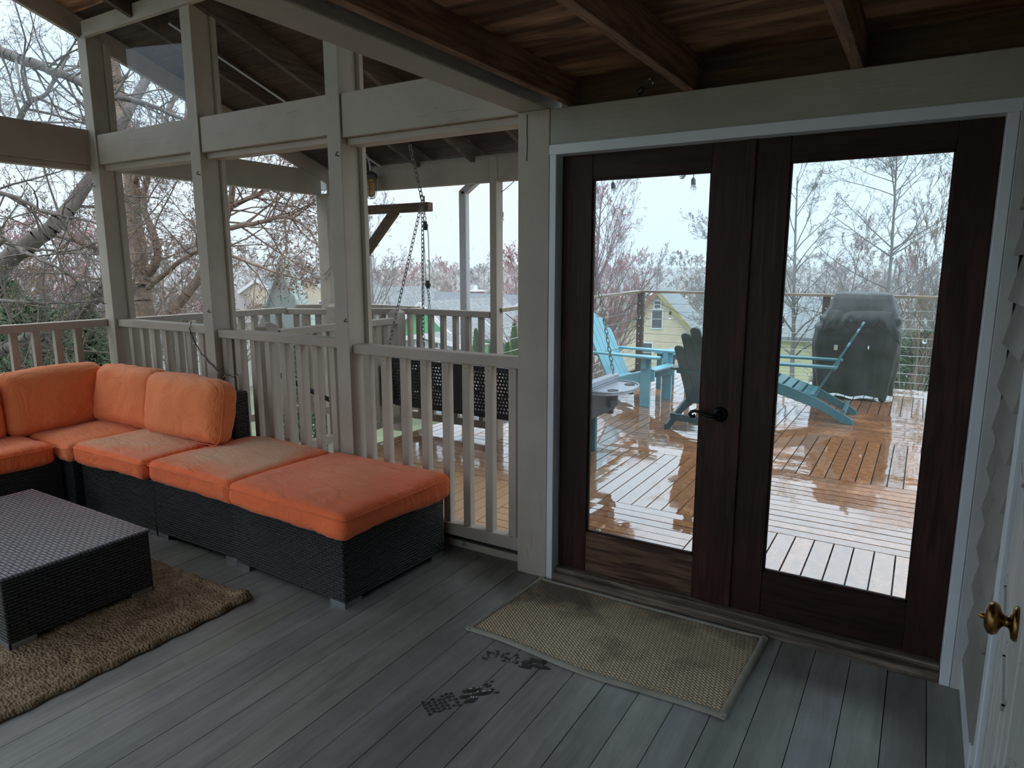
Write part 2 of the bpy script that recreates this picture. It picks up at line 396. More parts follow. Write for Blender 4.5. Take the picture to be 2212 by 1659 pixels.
# ---------------------------------------------------------------- boards with a tone of their own
def boards(name, rects, mat_, z0, z1, kind=None, seed=1, tone=(.75, 1.15), tilt=0.0, zfun=None, parent=None):
    """rects: (x0, x1, y0, y1) one per board; one mesh, each board tinted a little differently"""
    rnd = random.Random(seed); vs = []; fs = []; cs = []
    for (x0, x1, y0, y1) in rects:
        b = len(vs); dz = rnd.uniform(-tilt, tilt); dw = rnd.uniform(-tilt, tilt)
        lng = (x1 - x0) > (y1 - y0)
        for zz in (z0, z1):
            for (x, y) in ((x0, y0), (x1, y0), (x1, y1), (x0, y1)):
                s_ = dw * ((y - (y0+y1)/2) / (y1-y0) if lng else (x - (x0+x1)/2) / (x1-x0))
                vs.append((x, y, zz + dz * .5 + s_ + (zfun(x, y) if zfun else 0)))
        fs += [(b, b+3, b+2, b+1), (b+4, b+5, b+6, b+7), (b, b+1, b+5, b+4), (b+1, b+2, b+6, b+5), (b+2, b+3, b+7, b+6), (b+3, b, b+4, b+7)]
        t = rnd.uniform(*tone); cs += [(t, t * rnd.uniform(.95, 1.03), t * rnd.uniform(.9, 1.03), 1)] * 24
    me = bpy.data.meshes.new(name); me.from_pydata(vs, [], fs); me.materials.append(mat_)
    ca = me.color_attributes.new('board', 'FLOAT_COLOR', 'CORNER'); ca.data.foreach_set('color', [q for c_ in cs for q in c_])
    me.update(); o = bpy.data.objects.new(name, me); col.objects.link(o)
    if kind: o['kind'] = kind
    if parent: o.parent = parent
    return o
def tint(mat_, k=.8):
    """let a board's own tone multiply the material's colour"""
    n = mat_.node_tree; p = [q for q in n.nodes if q.type == 'BSDF_PRINCIPLED'][0]
    src = p.inputs['Base Color'].links[0].from_socket
    vc = N(n, 'ShaderNodeVertexColor'); vc.layer_name = 'board'
    n.links.new(mixc(n, k, src, vc.outputs[0], 'MULTIPLY'), p.inputs['Base Color'])
tint(M['ceil']); tint(M['ceildark']); tint(M['floor'], 1.0)

def structure(o): o['kind'] = 'structure'; return o

# ---------------------------------------------------------------- porch floor, deck, roof
PLX = [-0.391 + .133 * k for k in range(-39, 6)]
boards('floor', [(PLX[i] + .0015, PLX[i+1] - .0015, -2.8, 2.985) for i in range(len(PLX)-1)], M['floor'], -.03, 0.0, 'structure', 3, (.82, 1.12), .0012)
structure(MB().box((-5.5, -2.8, -.06), (.28, 2.985, -.032)).build('floor_base', M['black']))

rects = []
cb_ = [-4.80, -3.55, -2.30, -1.05, .20, 1.45]; rb_ = [3.06, 4.14, 5.46, 6.84, 8.15, 9.45, 10.02]
for ci in range(5):
    for ri in range(6):
        x0, x1 = cb_[ci], cb_[ci+1]; y0, y1 = rb_[ri], rb_[ri+1]
        ydir = ((ci - 3) + ri) % 2 == 0
        g = .008
        if ydir:
            k = round((x1 - x0) / .1042); wd = (x1 - x0) / k
            rr = [(x0 + i*wd + g/2, x0 + (i+1)*wd - g/2, y0 + g/2, y1 - g/2) for i in range(k)]
        else:
            k = max(1, round((y1 - y0) / .098)); wd = (y1 - y0) / k
            rr = [(x0 + g/2, x1 - g/2, y0 + i*wd + g/2, y0 + (i+1)*wd - g/2) for i in range(k)]
        if ci == 0:
            rr = [(max(a, -4.14), b, c_, d_) for (a, b, c_, d_) in rr if b > -4.10] if ri <= 1 else ([q for q in rr if False] if ri > 1 else rr)
        if ci == 1 and ri >= 3: rr = [q for q in rr if q[1] > -3.7]
        rects += rr
boards('deck_floor', rects, M['ipe'], -.028, 0.0, 'structure', 8, (.62, 1.25), .0018)
structure(MB().box((-3.80, 3.06, -.25), (1.45, 10.0, -.06)).build('deck_floor_joist_frame', M['black']))
structure(MB().box((-3.84, 5.2, -.30), (-3.79, 10.05, -.03)).box((-3.84, 10.03, -.30), (1.45, 10.07, -.03)).build('trim_9', M['darkpost']))

ZB = lambda y: 3.249 - .335 * (y - 2.83)                # underside of the sloping rafters
ZB2 = lambda y: ZB(y) if y > -.5 else ZB(-1.0 - y)
rr = []; y = -.5
while y < 5.36:
    rr.append((-5.75, -1.52, y + .002, min(y + .14, 5.37) - .002)); y += .14
def slope(mult): return lambda x, yy: ZB(yy)
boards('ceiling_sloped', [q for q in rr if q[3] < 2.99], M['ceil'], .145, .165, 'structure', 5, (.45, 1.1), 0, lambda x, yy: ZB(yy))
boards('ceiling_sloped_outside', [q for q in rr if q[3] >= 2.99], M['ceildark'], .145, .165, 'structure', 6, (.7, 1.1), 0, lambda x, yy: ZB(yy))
boards('ceiling_rear_slope', [(-5.75, -1.52, -2.9 + .15*i, -2.9 + .15*i + .147) for i in range(16)], M['ceil'], .145, .165, 'structure', 7, (.5, 1.1), 0, lambda x, yy: ZB(-1.0 - yy))
structure(MB().beam((-3.6, -.5, ZB(-.5) + .20), (-3.6, 5.37, ZB(5.37) + .20), 4.3, .02).build('roof_shingles', M['black']))
boards('ceiling', [(-1.53, .48, -2.8 + .1405*i, -2.8 + .1405*(i+1) - .0025) for i in range(42)], M['ceil'], 2.446, 2.466, 'structure', 11, (.38, 1.25), .001)
structure(MB().box((-1.55, -2.8, 2.47), (.55, 3.25, 2.50)).build('roof_flat', M['black']))
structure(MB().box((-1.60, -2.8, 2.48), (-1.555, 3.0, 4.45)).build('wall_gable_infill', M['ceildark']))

RAFTL = {-4.73: 'second from the outer corner', -4.11: 'crossing behind the corner-side tall post', -3.50: 'over the swing, running down behind the middle post',
         -2.89: 'over the swing seat', -2.28: 'last before the painted beam'}
for x in (-5.452, -4.73, -4.11, -3.50, -2.89, -2.28):
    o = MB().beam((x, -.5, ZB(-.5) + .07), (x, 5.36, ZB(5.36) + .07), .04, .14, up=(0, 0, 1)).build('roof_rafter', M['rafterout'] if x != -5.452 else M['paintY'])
    tag(o, {-5.452: 'painted end rafter sloping above the upper left opening',}.get(x,
        'brown sloping roof rafter ' + RAFTL.get(x, '')), 'rafter', 'sloping rafters of the porch roof')
for x, lb in ((-1.48, 'brown ceiling joist tight beside the painted beam, ending at the corner post'), (-.905, 'brown ceiling joist ending above the left glazed door'),
              (-.285, 'brown ceiling joist ending above the right glazed door'), (.33, 'brown ceiling joist against the siding wall, in the dark corner')):
    o = MB().box((x - .021, -2.8, 2.302 if x > -1.4 else 2.325), (x + .021, 3.05, 2.446)).build('ceiling_joist', M['rafter'], bevel=.002)
    tag(o, lb, 'joist', 'level joists over the door side of the porch')
o = MB().box((-1.72, -2.8, 2.303), (-1.553, 3.02, 2.49)).build('porch_beam', M['paintY'], bevel=.006)
tag(o, 'long painted beam running from the corner post back under the roof', 'beam')
o = MB().box((-5.36, 2.86, 3.215), (-1.75, 2.90, 3.32)).build('porch_beam', M['paintX'], bevel=.004)
tag(o, 'short upper painted beam under the sloping boards, top of the screened wall', 'beam')
t = empty('blown_pipe_run', (-4.49, 0, 0)); 
col.objects.unlink(t); bpy.data.objects.remove(t)
o = MB().tube([(-4.50, 2.98, ZB(2.98) - .006), (-4.50, 5.05, ZB(5.05) - .006)], .008, 8).build('electrical_conduit', M['downpipe'])
tag(o, 'thin pale conduit running down the dark roof boards outside', 'conduit')
# blocking between joists over the doors
structure(MB().box((-1.45, 2.99, 2.302), (.48, 3.05, 2.446)).build('trim_1', M['timber']))

# ---------------------------------------------------------------- posts and headers of the screened wall
def nail_hook(parent, x, y, z, s=1):
    mb = MB(); mb.tube([(x, y, z), (x, y - .022*s, z + .002), (x + .012, y - .030*s, z + .008), (x + .020, y - .024*s, z + .020)], .003, 6)
    o = mb.build('hook', M['black'], parent, world=True); o['label'] = 'small black screw hook'; return o
def post(x0, x1, y0, y1, z0, z1, lab, hooks=()):
    t = empty('porch_post', ((x0+x1)/2, (y0+y1)/2, z0), 0, lab, 'post', 'painted posts of the porch')
    MB().box((x0, y0, z0), (x1, y1, z1)).build('shaft', M['paintZ'], t, True, bevel=.004)
    for (x, y, z) in hooks: nail_hook(t, x, y, z)
    return t
p_ = post(-5.474, -5.360, 2.882, 3.0, 0, 3.24, 'painted corner post where the two screened walls meet', [(-5.43, 2.882, 2.18), (-5.45, 2.882, 1.30)])
MB().box((-5.365, 3.0, 0), (-5.335, 3.04, 3.2)).build('screen_stop', M['paintZ'], p_, True)
p_ = post(-4.239, -4.134, 2.882, 3.02, 0, 3.22, 'painted post behind the orange sofa end, with fairy lights hooked to it', [(-4.15, 2.882, 2.18), (-4.15, 2.882, 1.28)])
MB().box((-4.16, 3.02, 0), (-4.11, 3.05, 3.2)).build('screen_stop', M['paintZ'], p_, True)
p_ = post(-2.975, -2.869, 2.882, 3.021, 0, 3.22, 'painted post left of the swing chains, behind the brightest orange cushion', [(-2.89, 2.882, 2.20), (-2.88, 2.882, 1.27)])
MB().box((-2.90, 3.02, 0), (-2.84, 3.05, 3.2)).build('screen_stop', M['paintZ'], p_, True)
p_ = post(-1.716, -1.546, 2.882, 3.03, 0, 2.303, 'thick square painted post beside the white door frame', ())
mb = MB(); mb.tube([(-1.665, 2.880, 2.29), (-1.667, 2.880, 2.21), (-1.664, 2.880, 2.16), (-1.668, 2.880, 2.08)], .0016, 4)
o = mb.build('drying_crack', M['black'], p_, True)
p_ = post(-5.46, -5.31, 5.10, 5.24, -4.5, 2.31, 'painted outer corner post seen through the screen beside the middle post')
MB().tube([(-5.475, 5.09, 1.55), (-5.38, 5.085, 1.50), (-5.30, 5.09, 1.57), (-5.29, 5.2, 1.60)], .006, 6).tube([(-5.475, 5.09, 1.49), (-5.38, 5.085, 1.45), (-5.30, 5.09, 1.52), (-5.29, 5.2, 1.56)], .006, 6).build('rope_wrap', M['rope'], p_, True)
p_ = post(-3.32, -3.25, 5.092, 5.20, 0, 2.52, 'slim painted outer post right of the white downpipe')
structure(MB().box((-5.474, 1.1, 0), (-5.36, 1.21, 3.80)).build('trim_14', M['paintZ'], bevel=.004))

def header(a, b, lab, ax='X', mt=None):
    o = MB().box(a, b).build('header_beam', mt or M['paint' + ax], bevel=.005)
    return tag(o, lab, 'header beam', 'header beams of the porch')
header((-5.36, 2.893, 2.335), (-4.242, 2.96, 2.545), 'header board from the corner post to the fairy-light post')
header((-4.131, 2.893, 2.322), (-2.978, 2.96, 2.540), 'header board between the two middle posts')
header((-2.866, 2.893, 2.300), (-1.72, 2.96, 2.535), 'header board with raised swirling grain above the swing')
structure(MB().box((-5.36, 2.93, 2.292), (-4.242, 3.03, 2.334)).box((-4.131, 2.93, 2.285), (-2.978, 3.03, 2.321)).box((-2.866, 2.93, 2.262), (-1.72, 3.03, 2.299)).build('trim_2', M['paintX'], bevel=.003))
header((-5.53, -2.8, 2.335), (-5.45, 2.90, 2.59), 'dark header board of the side wall above the orange sofa', 'Y')
structure(MB().box((-5.56, -2.8, 2.292), (-5.47, 2.90, 2.334)).build('trim_3', M['paintY'], bevel=.003))
header((-5.52, 3.04, 2.305), (-5.44, 5.16, 2.545), 'outer header board running away from the corner post', 'Y')
header((-5.31, 5.105, 2.305), (-1.62, 5.17, 2.535), 'outer header board beyond the swing, bright sky below it')
header((-1.545, 2.884, 2.140), (.48, 3.05, 2.302), 'weathered header board over the double doors', 'X', M['header'])

# screens and clear sheets in the openings
def sheet(name, quad, mt, n_):
    o = MB().add(quad, [(0, 1, 2, 3)]).build(name, mt); o['kind'] = 'structure'; return o
ys = 3.03
sheet('window_1', [(-5.33, ys, .1), (-4.24, ys, .1), (-4.24, ys, 2.33), (-5.33, ys, 2.33)], M['screen'], 1)
sheet('window_2', [(-4.13, ys, .1), (-2.97, ys, .1), (-2.97, ys, 2.32), (-4.13, ys, 2.32)], M['screen'], 2)
sheet('window_3', [(-2.86, ys, .1), (-1.72, ys, .1), (-1.72, ys, 2.30), (-2.86, ys, 2.30)], M['screen'], 3)
sheet('window_4', [(-5.50, 1.2, .1), (-5.50, 2.88, .1), (-5.50, 2.88, 2.33), (-5.50, 1.2, 2.33)], M['screen'], 4)
sheet('window_5', [(-5.49, 1.2, 2.58), (-5.49, 2.88, 2.58), (-5.49, 2.88, 3.23), (-5.49, 1.2, 3.79)], M['plexi'], 5)
sheet('window_6', [(-5.33, ys, 2.53), (-4.24, ys, 2.53), (-4.24, ys, 3.30), (-5.33, ys, 3.30)], M['plexi'], 6)

# ---------------------------------------------------------------- railings
def railing(lab, p0, p1, z, xs=None, sp=.145, b0=.09, wide=.09, th=.056, grp='baluster railings of the porch', bal_off=None, cap=True, zlow=None):
    """top rail, bottom rail and square balusters between two plan points"""
    p0 = Vector((p0[0], p0[1], 0)); p1 = Vector((p1[0], p1[1], 0)); d = p1 - p0; L = d.length; d.normalize()
    t = empty('railing', p0, 0, lab, 'railing', grp)
    ax = 'X' if abs(d.x) > abs(d.y) else 'Y'
    MB().beam(p0 + Vector((0, 0, z - th/2)), p1 + Vector((0, 0, z - th/2)), wide, th).build('top_rail', M['paint'+ax], t, True, bevel=.004)
    MB().beam(p0 + Vector((0, 0, b0 + .035)), p1 + Vector((0, 0, b0 + .035)), .07, .07).build('bottom_rail', M['paint'+ax], t, True, bevel=.004)
    n = int(L / sp)
    ds = xs if xs is not None else [(L - (n-1)*sp)/2 + i*sp for i in range(n)]
    base = None
    for s_ in ds:
        q = p0 + d * s_
        if base is None:
            nn = Vector((-d.y, d.x, 0)); off = nn * (bal_off if bal_off is not None else 0)
            Mx = Matrix((d, nn, Vector((0, 0, 1)))).transposed().to_4x4()
            mb = MB().box((-.0225, -.0225, b0 + .02), (.0225, .0225, z - th + .002), 0, Mx)
            mb.tube([Mx @ Vector((0, -.0235, z - th - .028)), Mx @ Vector((0, -.0215, z - th - .028))], .003, 6, 1)
            base = mb.build('baluster', [M['paintZ'], M['black']], t, False, bevel=.002); base.location = (q - p0) + off
        else:
            c = base.copy(); col.objects.link(c); c.parent = t; c.location = (q - p0) + off
    return t
railing('porch railing in front of the swing, with seven balusters in view', (-2.869, 2.955), (-1.716, 2.955), 1.134, [.08, .216, .361, .509, .659, .796, .943, 1.09])
railing('porch railing behind the two empty footstools, between the middle posts', (-4.134, 2.955), (-2.975, 2.955), 1.160, [.03 + .1475*i for i in range(8)])
railing('porch railing behind the sofa corner, with fairy lights dangling over it', (-5.36, 2.955), (-4.239, 2.955), 1.180, [.12 + .147*i for i in range(7)])
railing('porch railing of the side wall, behind the row of orange back cushions', (-5.49, 1.21), (-5.49, 2.88), 1.180, [.17 + .143*i for i in range(10)])
railing('outer railing running away from the corner post to its own corner', (-5.52, 3.06), (-5.52, 4.66), 1.172)
railing('short angled outer railing meeting the capped stair post', (-5.52, 4.68), (-5.10, 4.86), 1.160, sp=.12)
railing('stair-side railing between two capped posts, lower than the rest', (-4.25, 3.50), (-4.27, 4.90), 1.105)
railing('short angled outer railing left of the hanging chains', (-4.66, 4.83), (-4.31, 5.13), 1.180, sp=.12)
railing('outer railing below the downpipe, between the angled rail and slim post', (-4.29, 5.14), (-3.33, 5.14), 1.180)
railing('farther outer railing seen over the stair opening', (-5.75, 5.02), (-5.20, 5.46), 1.178, sp=.14)
railing('farther outer railing with a wet bright top behind the chains', (-5.18, 5.47), (-4.40, 5.40), 1.180, sp=.14)
def capped(x, y, z, s, lab, z0=0, dark=False):
    t = empty('newel_post', (x, y, z0), 0, lab, 'post', 'capped newel posts of the stair')
    MB().box((x-s/2, y-s/2, z0), (x+s/2, y+s/2, z)).build('shaft', M['black'] if dark else M['paintZ'], t, True, bevel=.003)
    MB().add([(x-s*.5, y-s*.5, z), (x+s*.5, y-s*.5, z), (x+s*.5, y+s*.5, z), (x-s*.5, y+s*.5, z), (x-s*.22, y-s*.22, z+.028), (x+s*.22, y-s*.22, z+.028), (x+s*.22, y+s*.22, z+.028), (x-s*.22, y+s*.22, z+.028)],
             [(0,1,5,4),(1,2,6,5),(2,3,7,6),(3,0,4,7),(4,5,6,7),(3,2,1,0)]).build('post_cap', M['paintX'], t, True)
capped(-4.27, 3.43, 1.135, .115, 'capped newel post nearest the middle posts, its shadow side almost black')
capped(-5.02, 4.86, 1.185, .115, 'capped newel post in front of the outer corner post')
capped(-4.30, 4.96, 1.150, .115, 'capped newel post beside the swing chain')
# stair below
t = empty('stair_flight', (-4.85, 3.4, -1.0), 0, 'wooden stair flight dropping away below the porch railing', 'stairs')
for i in range(6):
    MB().box((-5.40, 3.35 + .26*i, -.22 - .19*i), (-4.34, 3.60 + .26*i, -.18 - .19*i)).build('tread', M['paintX'], t, True)
for x in (-5.42, -4.34): MB().beam((x, 3.3, -.25), (x, 4.95, -1.42), .04, .26).build('stringer', M['paintY'], t, True)
MB().tube([(-4.45, 3.55, .78), (-4.45, 4.75, .10)], .022, 8).build('handrail', M['black'], t, True)

# base and curb under the screened wall
structure(MB().box((-5.5, 2.975, 0.0), (-1.72, 3.06, .04)).build('trim_4', M['chipX']))
structure(MB().box((-5.5, 2.99, .035), (-1.72, 3.06, .095)).build('trim_5', M['black']))

# ---------------------------------------------------------------- siding wall, its open door
XW = .268
rows = []; vs = []; fs = []
z = -.02; i = 0
mb = MB()
while z < 2.45:
    # each lap board: thick lower edge stands out, thin upper edge tucked in
    mb.add([(XW - .024, 3.06, z), (XW + .004, 3.06, z + .152), (XW + .03, 3.06, z + .152), (XW + .03, 3.06, z),
            (XW - .024, 2.35, z), (XW + .004, 2.35, z + .152), (XW + .03, 2.35, z + .152), (XW + .03, 2.35, z)],
           [(0,1,2,3),(7,6,5,4),(0,4,5,1),(1,5,6,2),(3,2,6,7),(0,3,7,4)]); z += .15
M['siding'] = paint_mat('dirty_cream_siding', (.25, .235, .20), 'Z', .6)
structure(mb.build('wall_right', M['siding']))
structure(MB().box((XW + .034, -2.8, -.02), (XW + .12, 1.25, 2.45)).box((XW + .034, 2.29, -.02), (XW + .12, 3.06, 2.45)).box((XW + .034, 1.25, 2.12), (XW + .12, 2.29, 2.45)).box((XW + .12, 1.0, -.02), (XW + .14, 2.4, 2.45)).build('wall_right_sheathing', M['siding']))
structure(MB().box((XW - .020, 2.36, 0), (XW - .006, 2.90, .115)).build('baseboard_right', M['white'], bevel=.003))
structure(MB().box((XW - .012, 2.285, 0), (XW + .03, 2.352, 2.12)).build('trim_6', M['white'], bevel=.004))
# door ajar, seen almost edge-on
dv = Vector((-.080, -.945, 0)).normalized(); hn = Vector((XW + .022, 2.27, 0))
dn = Vector((dv.y, -dv.x, 0))                 # towards the room (-x)
t = empty('house_door', hn, 0, 'white panelled house door standing slightly ajar at the right edge', 'door')
Md = Matrix((dv, -dn, Vector((0, 0, 1)))).transposed().to_4x4(); Md.translation = hn
if dn.x > 0: dn = -dn
Md = Matrix((dv, dn, Vector((0, 0, 1)))).transposed().to_4x4(); Md.translation = hn
mb = MB().box((0, -.02, .02), (.92, .02, 2.05), 0, Md)
mb.build('slab', M['whitedirty'], t, True, bevel=.003)
for (a, b) in ((.2, .80), (1.05, 1.92)):
    for (u0, u1) in ((.12, .42), (.52, .82)):
        mb = MB()
        for q in range(2):
            e_ = .018 + q*.022
            mb.box((u0+e_, .018, a+e_), (u1-e_, .022 + q*.006, a+e_+.012), 0, Md).box((u0+e_, .018, b-e_-.012), (u1-e_, .022 + q*.006, b-e_), 0, Md)
            mb.box((u0+e_, .018, a+e_), (u0+e_+.012, .022 + q*.006, b-e_), 0, Md).box((u1-e_-.012, .018, a+e_), (u1-e_, .022 + q*.006, b-e_), 0, Md)
        mb.box((u0+.06, .018, a+.06), (u1-.06, .026, b-.06), 0, Md)
        mb.build('panel_moulding', M['whitedirty'], t, True, bevel=.002)
Mk = Md @ Matrix.Translation((.805, .02, .945)) @ Euler((-R(90), 0, 0)).to_matrix().to_4x4()
k_ = MB().lathe([(.0, -.001), (.031, -.001), (.033, .004), (.029, .009), (.018, .011), (.011, .014), (.010, .021), (.015, .025), (.027, .030), (.031, .037), (.029, .045), (.020, .050), (.009, .052), (.0, .052)], 28, Mk)
k_ = k_.build('door_knob', M['brass'], t, True)
k_['label'] = 'aged brass round knob with a small turn button'
o = MB().lathe([(.0, .050), (.006, .050), (.005, .056), (.002, .061), (.0, .062)], 10, Mk).build('turn_button', M['brass'], k_, False)
o.data.transform(Matrix.Translation(-Vector(t.location)))

# ---------------------------------------------------------------- double door, frame, sill
structure(MB().box((-1.546, 2.884, .0), (-1.512, 2.99, 2.140)).build('trim_7', M['white'], bevel=.003))
structure(MB().box((-1.546, 2.878, 2.098), (.222, 2.99, 2.143)).build('trim_8', M['white'], bevel=.003))
structure(MB().box((.181, 2.882, .0), (.216, 3.05, 2.10)).build('trim_10', M['white'], bevel=.003))
pl_ = [(.216, 0), (.262, 0), (.262, 2.14), (.216, 2.14)]
structure(MB().box((.217, 2.878, 0), (.262, 3.05, 2.14)).build('trim_11', M['whitedirty'], bevel=.003))
structure(MB().box((-1.512, 2.99, .0), (-1.505, 3.06, 2.12)).box((-1.512, 2.995, 2.10), (.19, 3.06, 2.14)).build('trim_12', M['whitedirty']))
structure(MB().box((-1.512, 2.885, 0), (.181, 3.10, .040)).box((-1.512, 2.915, .038), (.181, 3.10, .060)).build('trim_13', M['sill'], bevel=.004))
DY = 2.95
def leaf(nm, x0, x1, gx0, gx1, gz0, gz1, rail_m, lab):
    t = empty(nm, ((x0+x1)/2, DY, .062)); t['kind'] = 'structure'
    MB().box((x0, DY, .064), (gx0, DY+.045, 2.10)).build('stile', M['mahog'], t, True, bevel=.003)
    MB().box((gx1, DY, .064), (x1, DY+.045, 2.10)).build('stile', M['mahog'], t, True, bevel=.003)
    MB().box((gx0, DY+.002, gz1), (gx1, DY+.044, 2.10)).build('top_rail', M['mahogtop'], t, True, bevel=.002)
    o = MB().box((gx0, DY+.002, .064), (gx1, DY+.044, gz0)).build('bottom_rail', rail_m, t, True, bevel=.002)
    MB().box((gx0 - .002, DY+.022, gz0 - .002), (gx1 + .002, DY+.028, gz1 + .002)).build('pane', M['glass'], t, True)
    b = MB()
    for (a, c_) in (((gx0, DY+.010, gz0), (gx0+.008, DY+.022, gz1)), ((gx1-.008, DY+.010, gz0), (gx1, DY+.022, gz1)),
                    ((gx0, DY+.010, gz0), (gx1, DY+.022, gz0+.010)), ((gx0, DY+.010, gz1-.008), (gx1, DY+.022, gz1))): b.box(a, c_)
    b.build('glazing_bead', M['mahog'], t, True)
    return t
M['mahogtop'] = wood('mahogany_top_rail', (.020, .0075, .0055), (.045, .017, .012), 'X', .5, .1, spec=.2)
dL = leaf('door_1', -1.510, -.648, -1.356, -.811, .271, 1.987, M['mahogX'], '')
dR = leaf('door_2', -.645, .180, -.502, .050, .270, 2.002, M['mahogtop'], '')
MB().box((-.672, DY-.012, .066), (-.632, DY+.001, 2.098)).build('meeting_strip', M['mahog'], dL, True, bevel=.005)
# lever handle with a scrolled end
hx, hz = -.722, .952
t = MB(); Mh = Mat((hx, DY, hz), R(90))
t.lathe([(0, -.001), (.034, -.001), (.034, .004), (.027, .010), (.018, .013), (.014, .030), (.012, .044), (0, .044)], 28, Mh)
hb = t.build('door_handle', M['bronze'], dL, True); hb['label'] = 'oil-rubbed bronze lever handle with scrolled end'
pts = [(hx, DY-.040, hz), (hx-.03, DY-.046, hz-.004), (hx-.055, DY-.046, hz+.001), (hx-.078, DY-.046, hz+.010), (hx-.098, DY-.046, hz+.013), (hx-.114, DY-.046, hz+.008), (hx-.120, DY-.046, hz-.004), (hx-.112, DY-.046, hz-.014), (hx-.100, DY-.046, hz-.011), (hx-.101, DY-.046, hz-.002)]
o = MB().tube(pts, [.009, .009, .008, .007, .007, .0075, .008, .008, .007, .004], 10).build('lever', M['bronze'], hb, False)
o.data.transform(Matrix.Translation(-Vector(dL.location)))
# small bulb left on the header, dark stub beside it
t = empty('string_light_bulb', (-1.13, 2.93, 2.30), 0, 'single small bulb lying on the header above the left door', 'light bulb')
Mq = Mat((-1.13, 2.90, 2.322), 0, R(55), 0)
MB().lathe([(0, 0), (.012, 0), (.013, .025), (.010, .03), (0, .03)], 14, Mq).build('socket', M['black'], t, True)
MB().lathe([(0, .028), (.009, .028), (.017, .045), (.019, .058), (.012, .073), (0, .078)], 14, Mq).build('glass_globe', M['glassbulb'], t, True)

# ---------------------------------------------------------------- sofa, cushions, table, rug, mat
from mathutils import noise as mn
def cushion(name, loc, size, mt, lab, cat='cushion', group=None, rot=(0, 0, 0), r=.045, bulge=.022, seed=0, wr=.0075, plump=False):
    a, b, c = [q/2 for q in size]
    bm = bmesh.new(); bmesh.ops.create_cube(bm, size=2)
    bmesh.ops.subdivide_edges(bm, edges=bm.edges[:], cuts=27, use_grid_fill=True)
    off = Vector((seed*7.3, seed*3.1, seed*1.7))
    for v in bm.verts:
        q = v.co.copy()
        # pull the grid lines towards the rounded edges
        f = lambda t: math.copysign(1 - (1 - abs(t))**1.25, t)
        q = Vector((f(q.x)*a, f(q.y)*b, f(q.z)*c))
        inn = Vector((max(-a+r, min(a-r, q.x)), max(-b+r, min(b-r, q.y)), max(-c+r, min(c-r, q.z))))
        d = q - inn
        if d.length > 1e-6: q = inn + d.normalized() * min(r, d.length if d.length < r else r)
        x, y, z = q.x/a, q.y/b, q.z/c
        if plump:
            q.y *= 1 + .22*(1-x*x)*(1-z*z) - .30*(abs(x)**6 + abs(z)**6)*.5
            q.x *= 1 - .05*(1 - z*z)*0; q.z += .012*math.cos(x*1.5)*(1 if z > 0 else 0)
        else:
            q.z += bulge*(1-x*x)*(1-y*y)*(1 if z > 0 else -.2)
        s = mn.noise(Vector((q.x*3, q.y*3, q.z*3)) + off)
        s2 = mn.noise(Vector((q.x*9, q.y*4, q.z*9)) + off*2)
        edge = max(abs(x), abs(y))**8 if not plump else max(abs(x), abs(z))**8
        ang = math.sin((q.x*(1.0 if not plump else .6) + q.y*.7 + q.z*.8)*95 + 5*s)
        n_ = (q - inn*.98).normalized() if (q-inn).length > 1e-6 else Vector((0, 0, 1))
        q += n_ * (wr*2.2*s + wr*s2 + wr*.28*ang*edge)
        v.co = q
    for f in bm.faces: f.smooth = True
    me = bpy.data.meshes.new(name); bm.to_mesh(me); bm.free(); me.materials.append(mt)
    t = empty(name, Vector(loc), rot[2], lab, cat, group)
    body = bpy.data.objects.new('cushion_cover', me); col.objects.link(body); body.parent = t
    body.rotation_euler = (rot[0], rot[1], 0); body.location = (0, 0, size[2]/2 if not plump else size[2]/2)
    # welt seam round the upper edge (seat) or front edge (back)
    pts = []; rr = r*.9; k = 10
    A, B = (a, b) if not plump else (a, c)
    for cx_, cy_, a0 in ((A-rr, B-rr, 0), (-A+rr, B-rr, 90), (-A+rr, -B+rr, 180), (A-rr, -B+rr, 270)):
        for i in range(k):
            g = R(a0 + 90*i/(k-1)); pts.append((cx_ + rr*math.cos(g), cy_ + rr*math.sin(g)))
    if not plump: P3 = [(x*1.0, y*1.0, c - r*.62) for x, y in pts]
    else: P3 = [(x*1.0, -b + r*.9, y*1.0) for x, y in pts]
    P3 = [Vector(p) + Vector((0, 0, 0)) for p in P3]
    sm = MB().tube(P3, .0032, 5, closed=True).build('piping', mt, t, False)
    sm.rotation_euler = body.rotation_euler; sm.location = body.location
    return t

def foot_L(mb, x, y, sx_, sy_, L=.105):
    mb.box((min(x, x + sx_*L), min(y, y + sy_*.008), 0.0), (max(x, x + sx_*L), max(y, y + sy_*.008), .028))
    mb.box((min(x, x + sx_*.008), min(y, y + sy_*L), 0.0), (max(x, x + sx_*.008), max(y, y + sy_*L), .028))
def module(name, cx_, cy_, w_, d_, h_, rz, lab, group, back=None, top='wick', z0=.026, zf=0.0, catg='sofa section'):
    t = empty(name, (cx_, cy_, zf), rz, lab, catg, group)
    body = MB().box((-w_/2, -d_/2, z0), (w_/2, d_/2, h_)); body.build('wicker_base', M['wick'], t, bevel=.008)
    for sx_, sy_ in ((1, 1), (-1, 1), (1, -1), (-1, -1)):
        f = MB(); foot_L(f, sx_*(w_/2 - .002), sy_*(d_/2 - .002), -sx_, -sy_); f.build('foot', M['alu'], t, bevel=.001)
    for (nm, a_, b_) in (back or []):
        MB().box(a_, b_).build(nm, M['wick'], t, bevel=.014)
    return t
SG = 'black wicker sofa sections'
module('footstool', -2.598, 2.493, .838, .735, .360, R(-2.4), 'black wicker footstool nearest the door, under the brightest orange cushion', SG, catg='footstool')
module('footstool', -3.418, 2.518, .745, .710, .355, 0, 'black wicker footstool between the brighter one and the backed sofa seat', SG, catg='footstool')
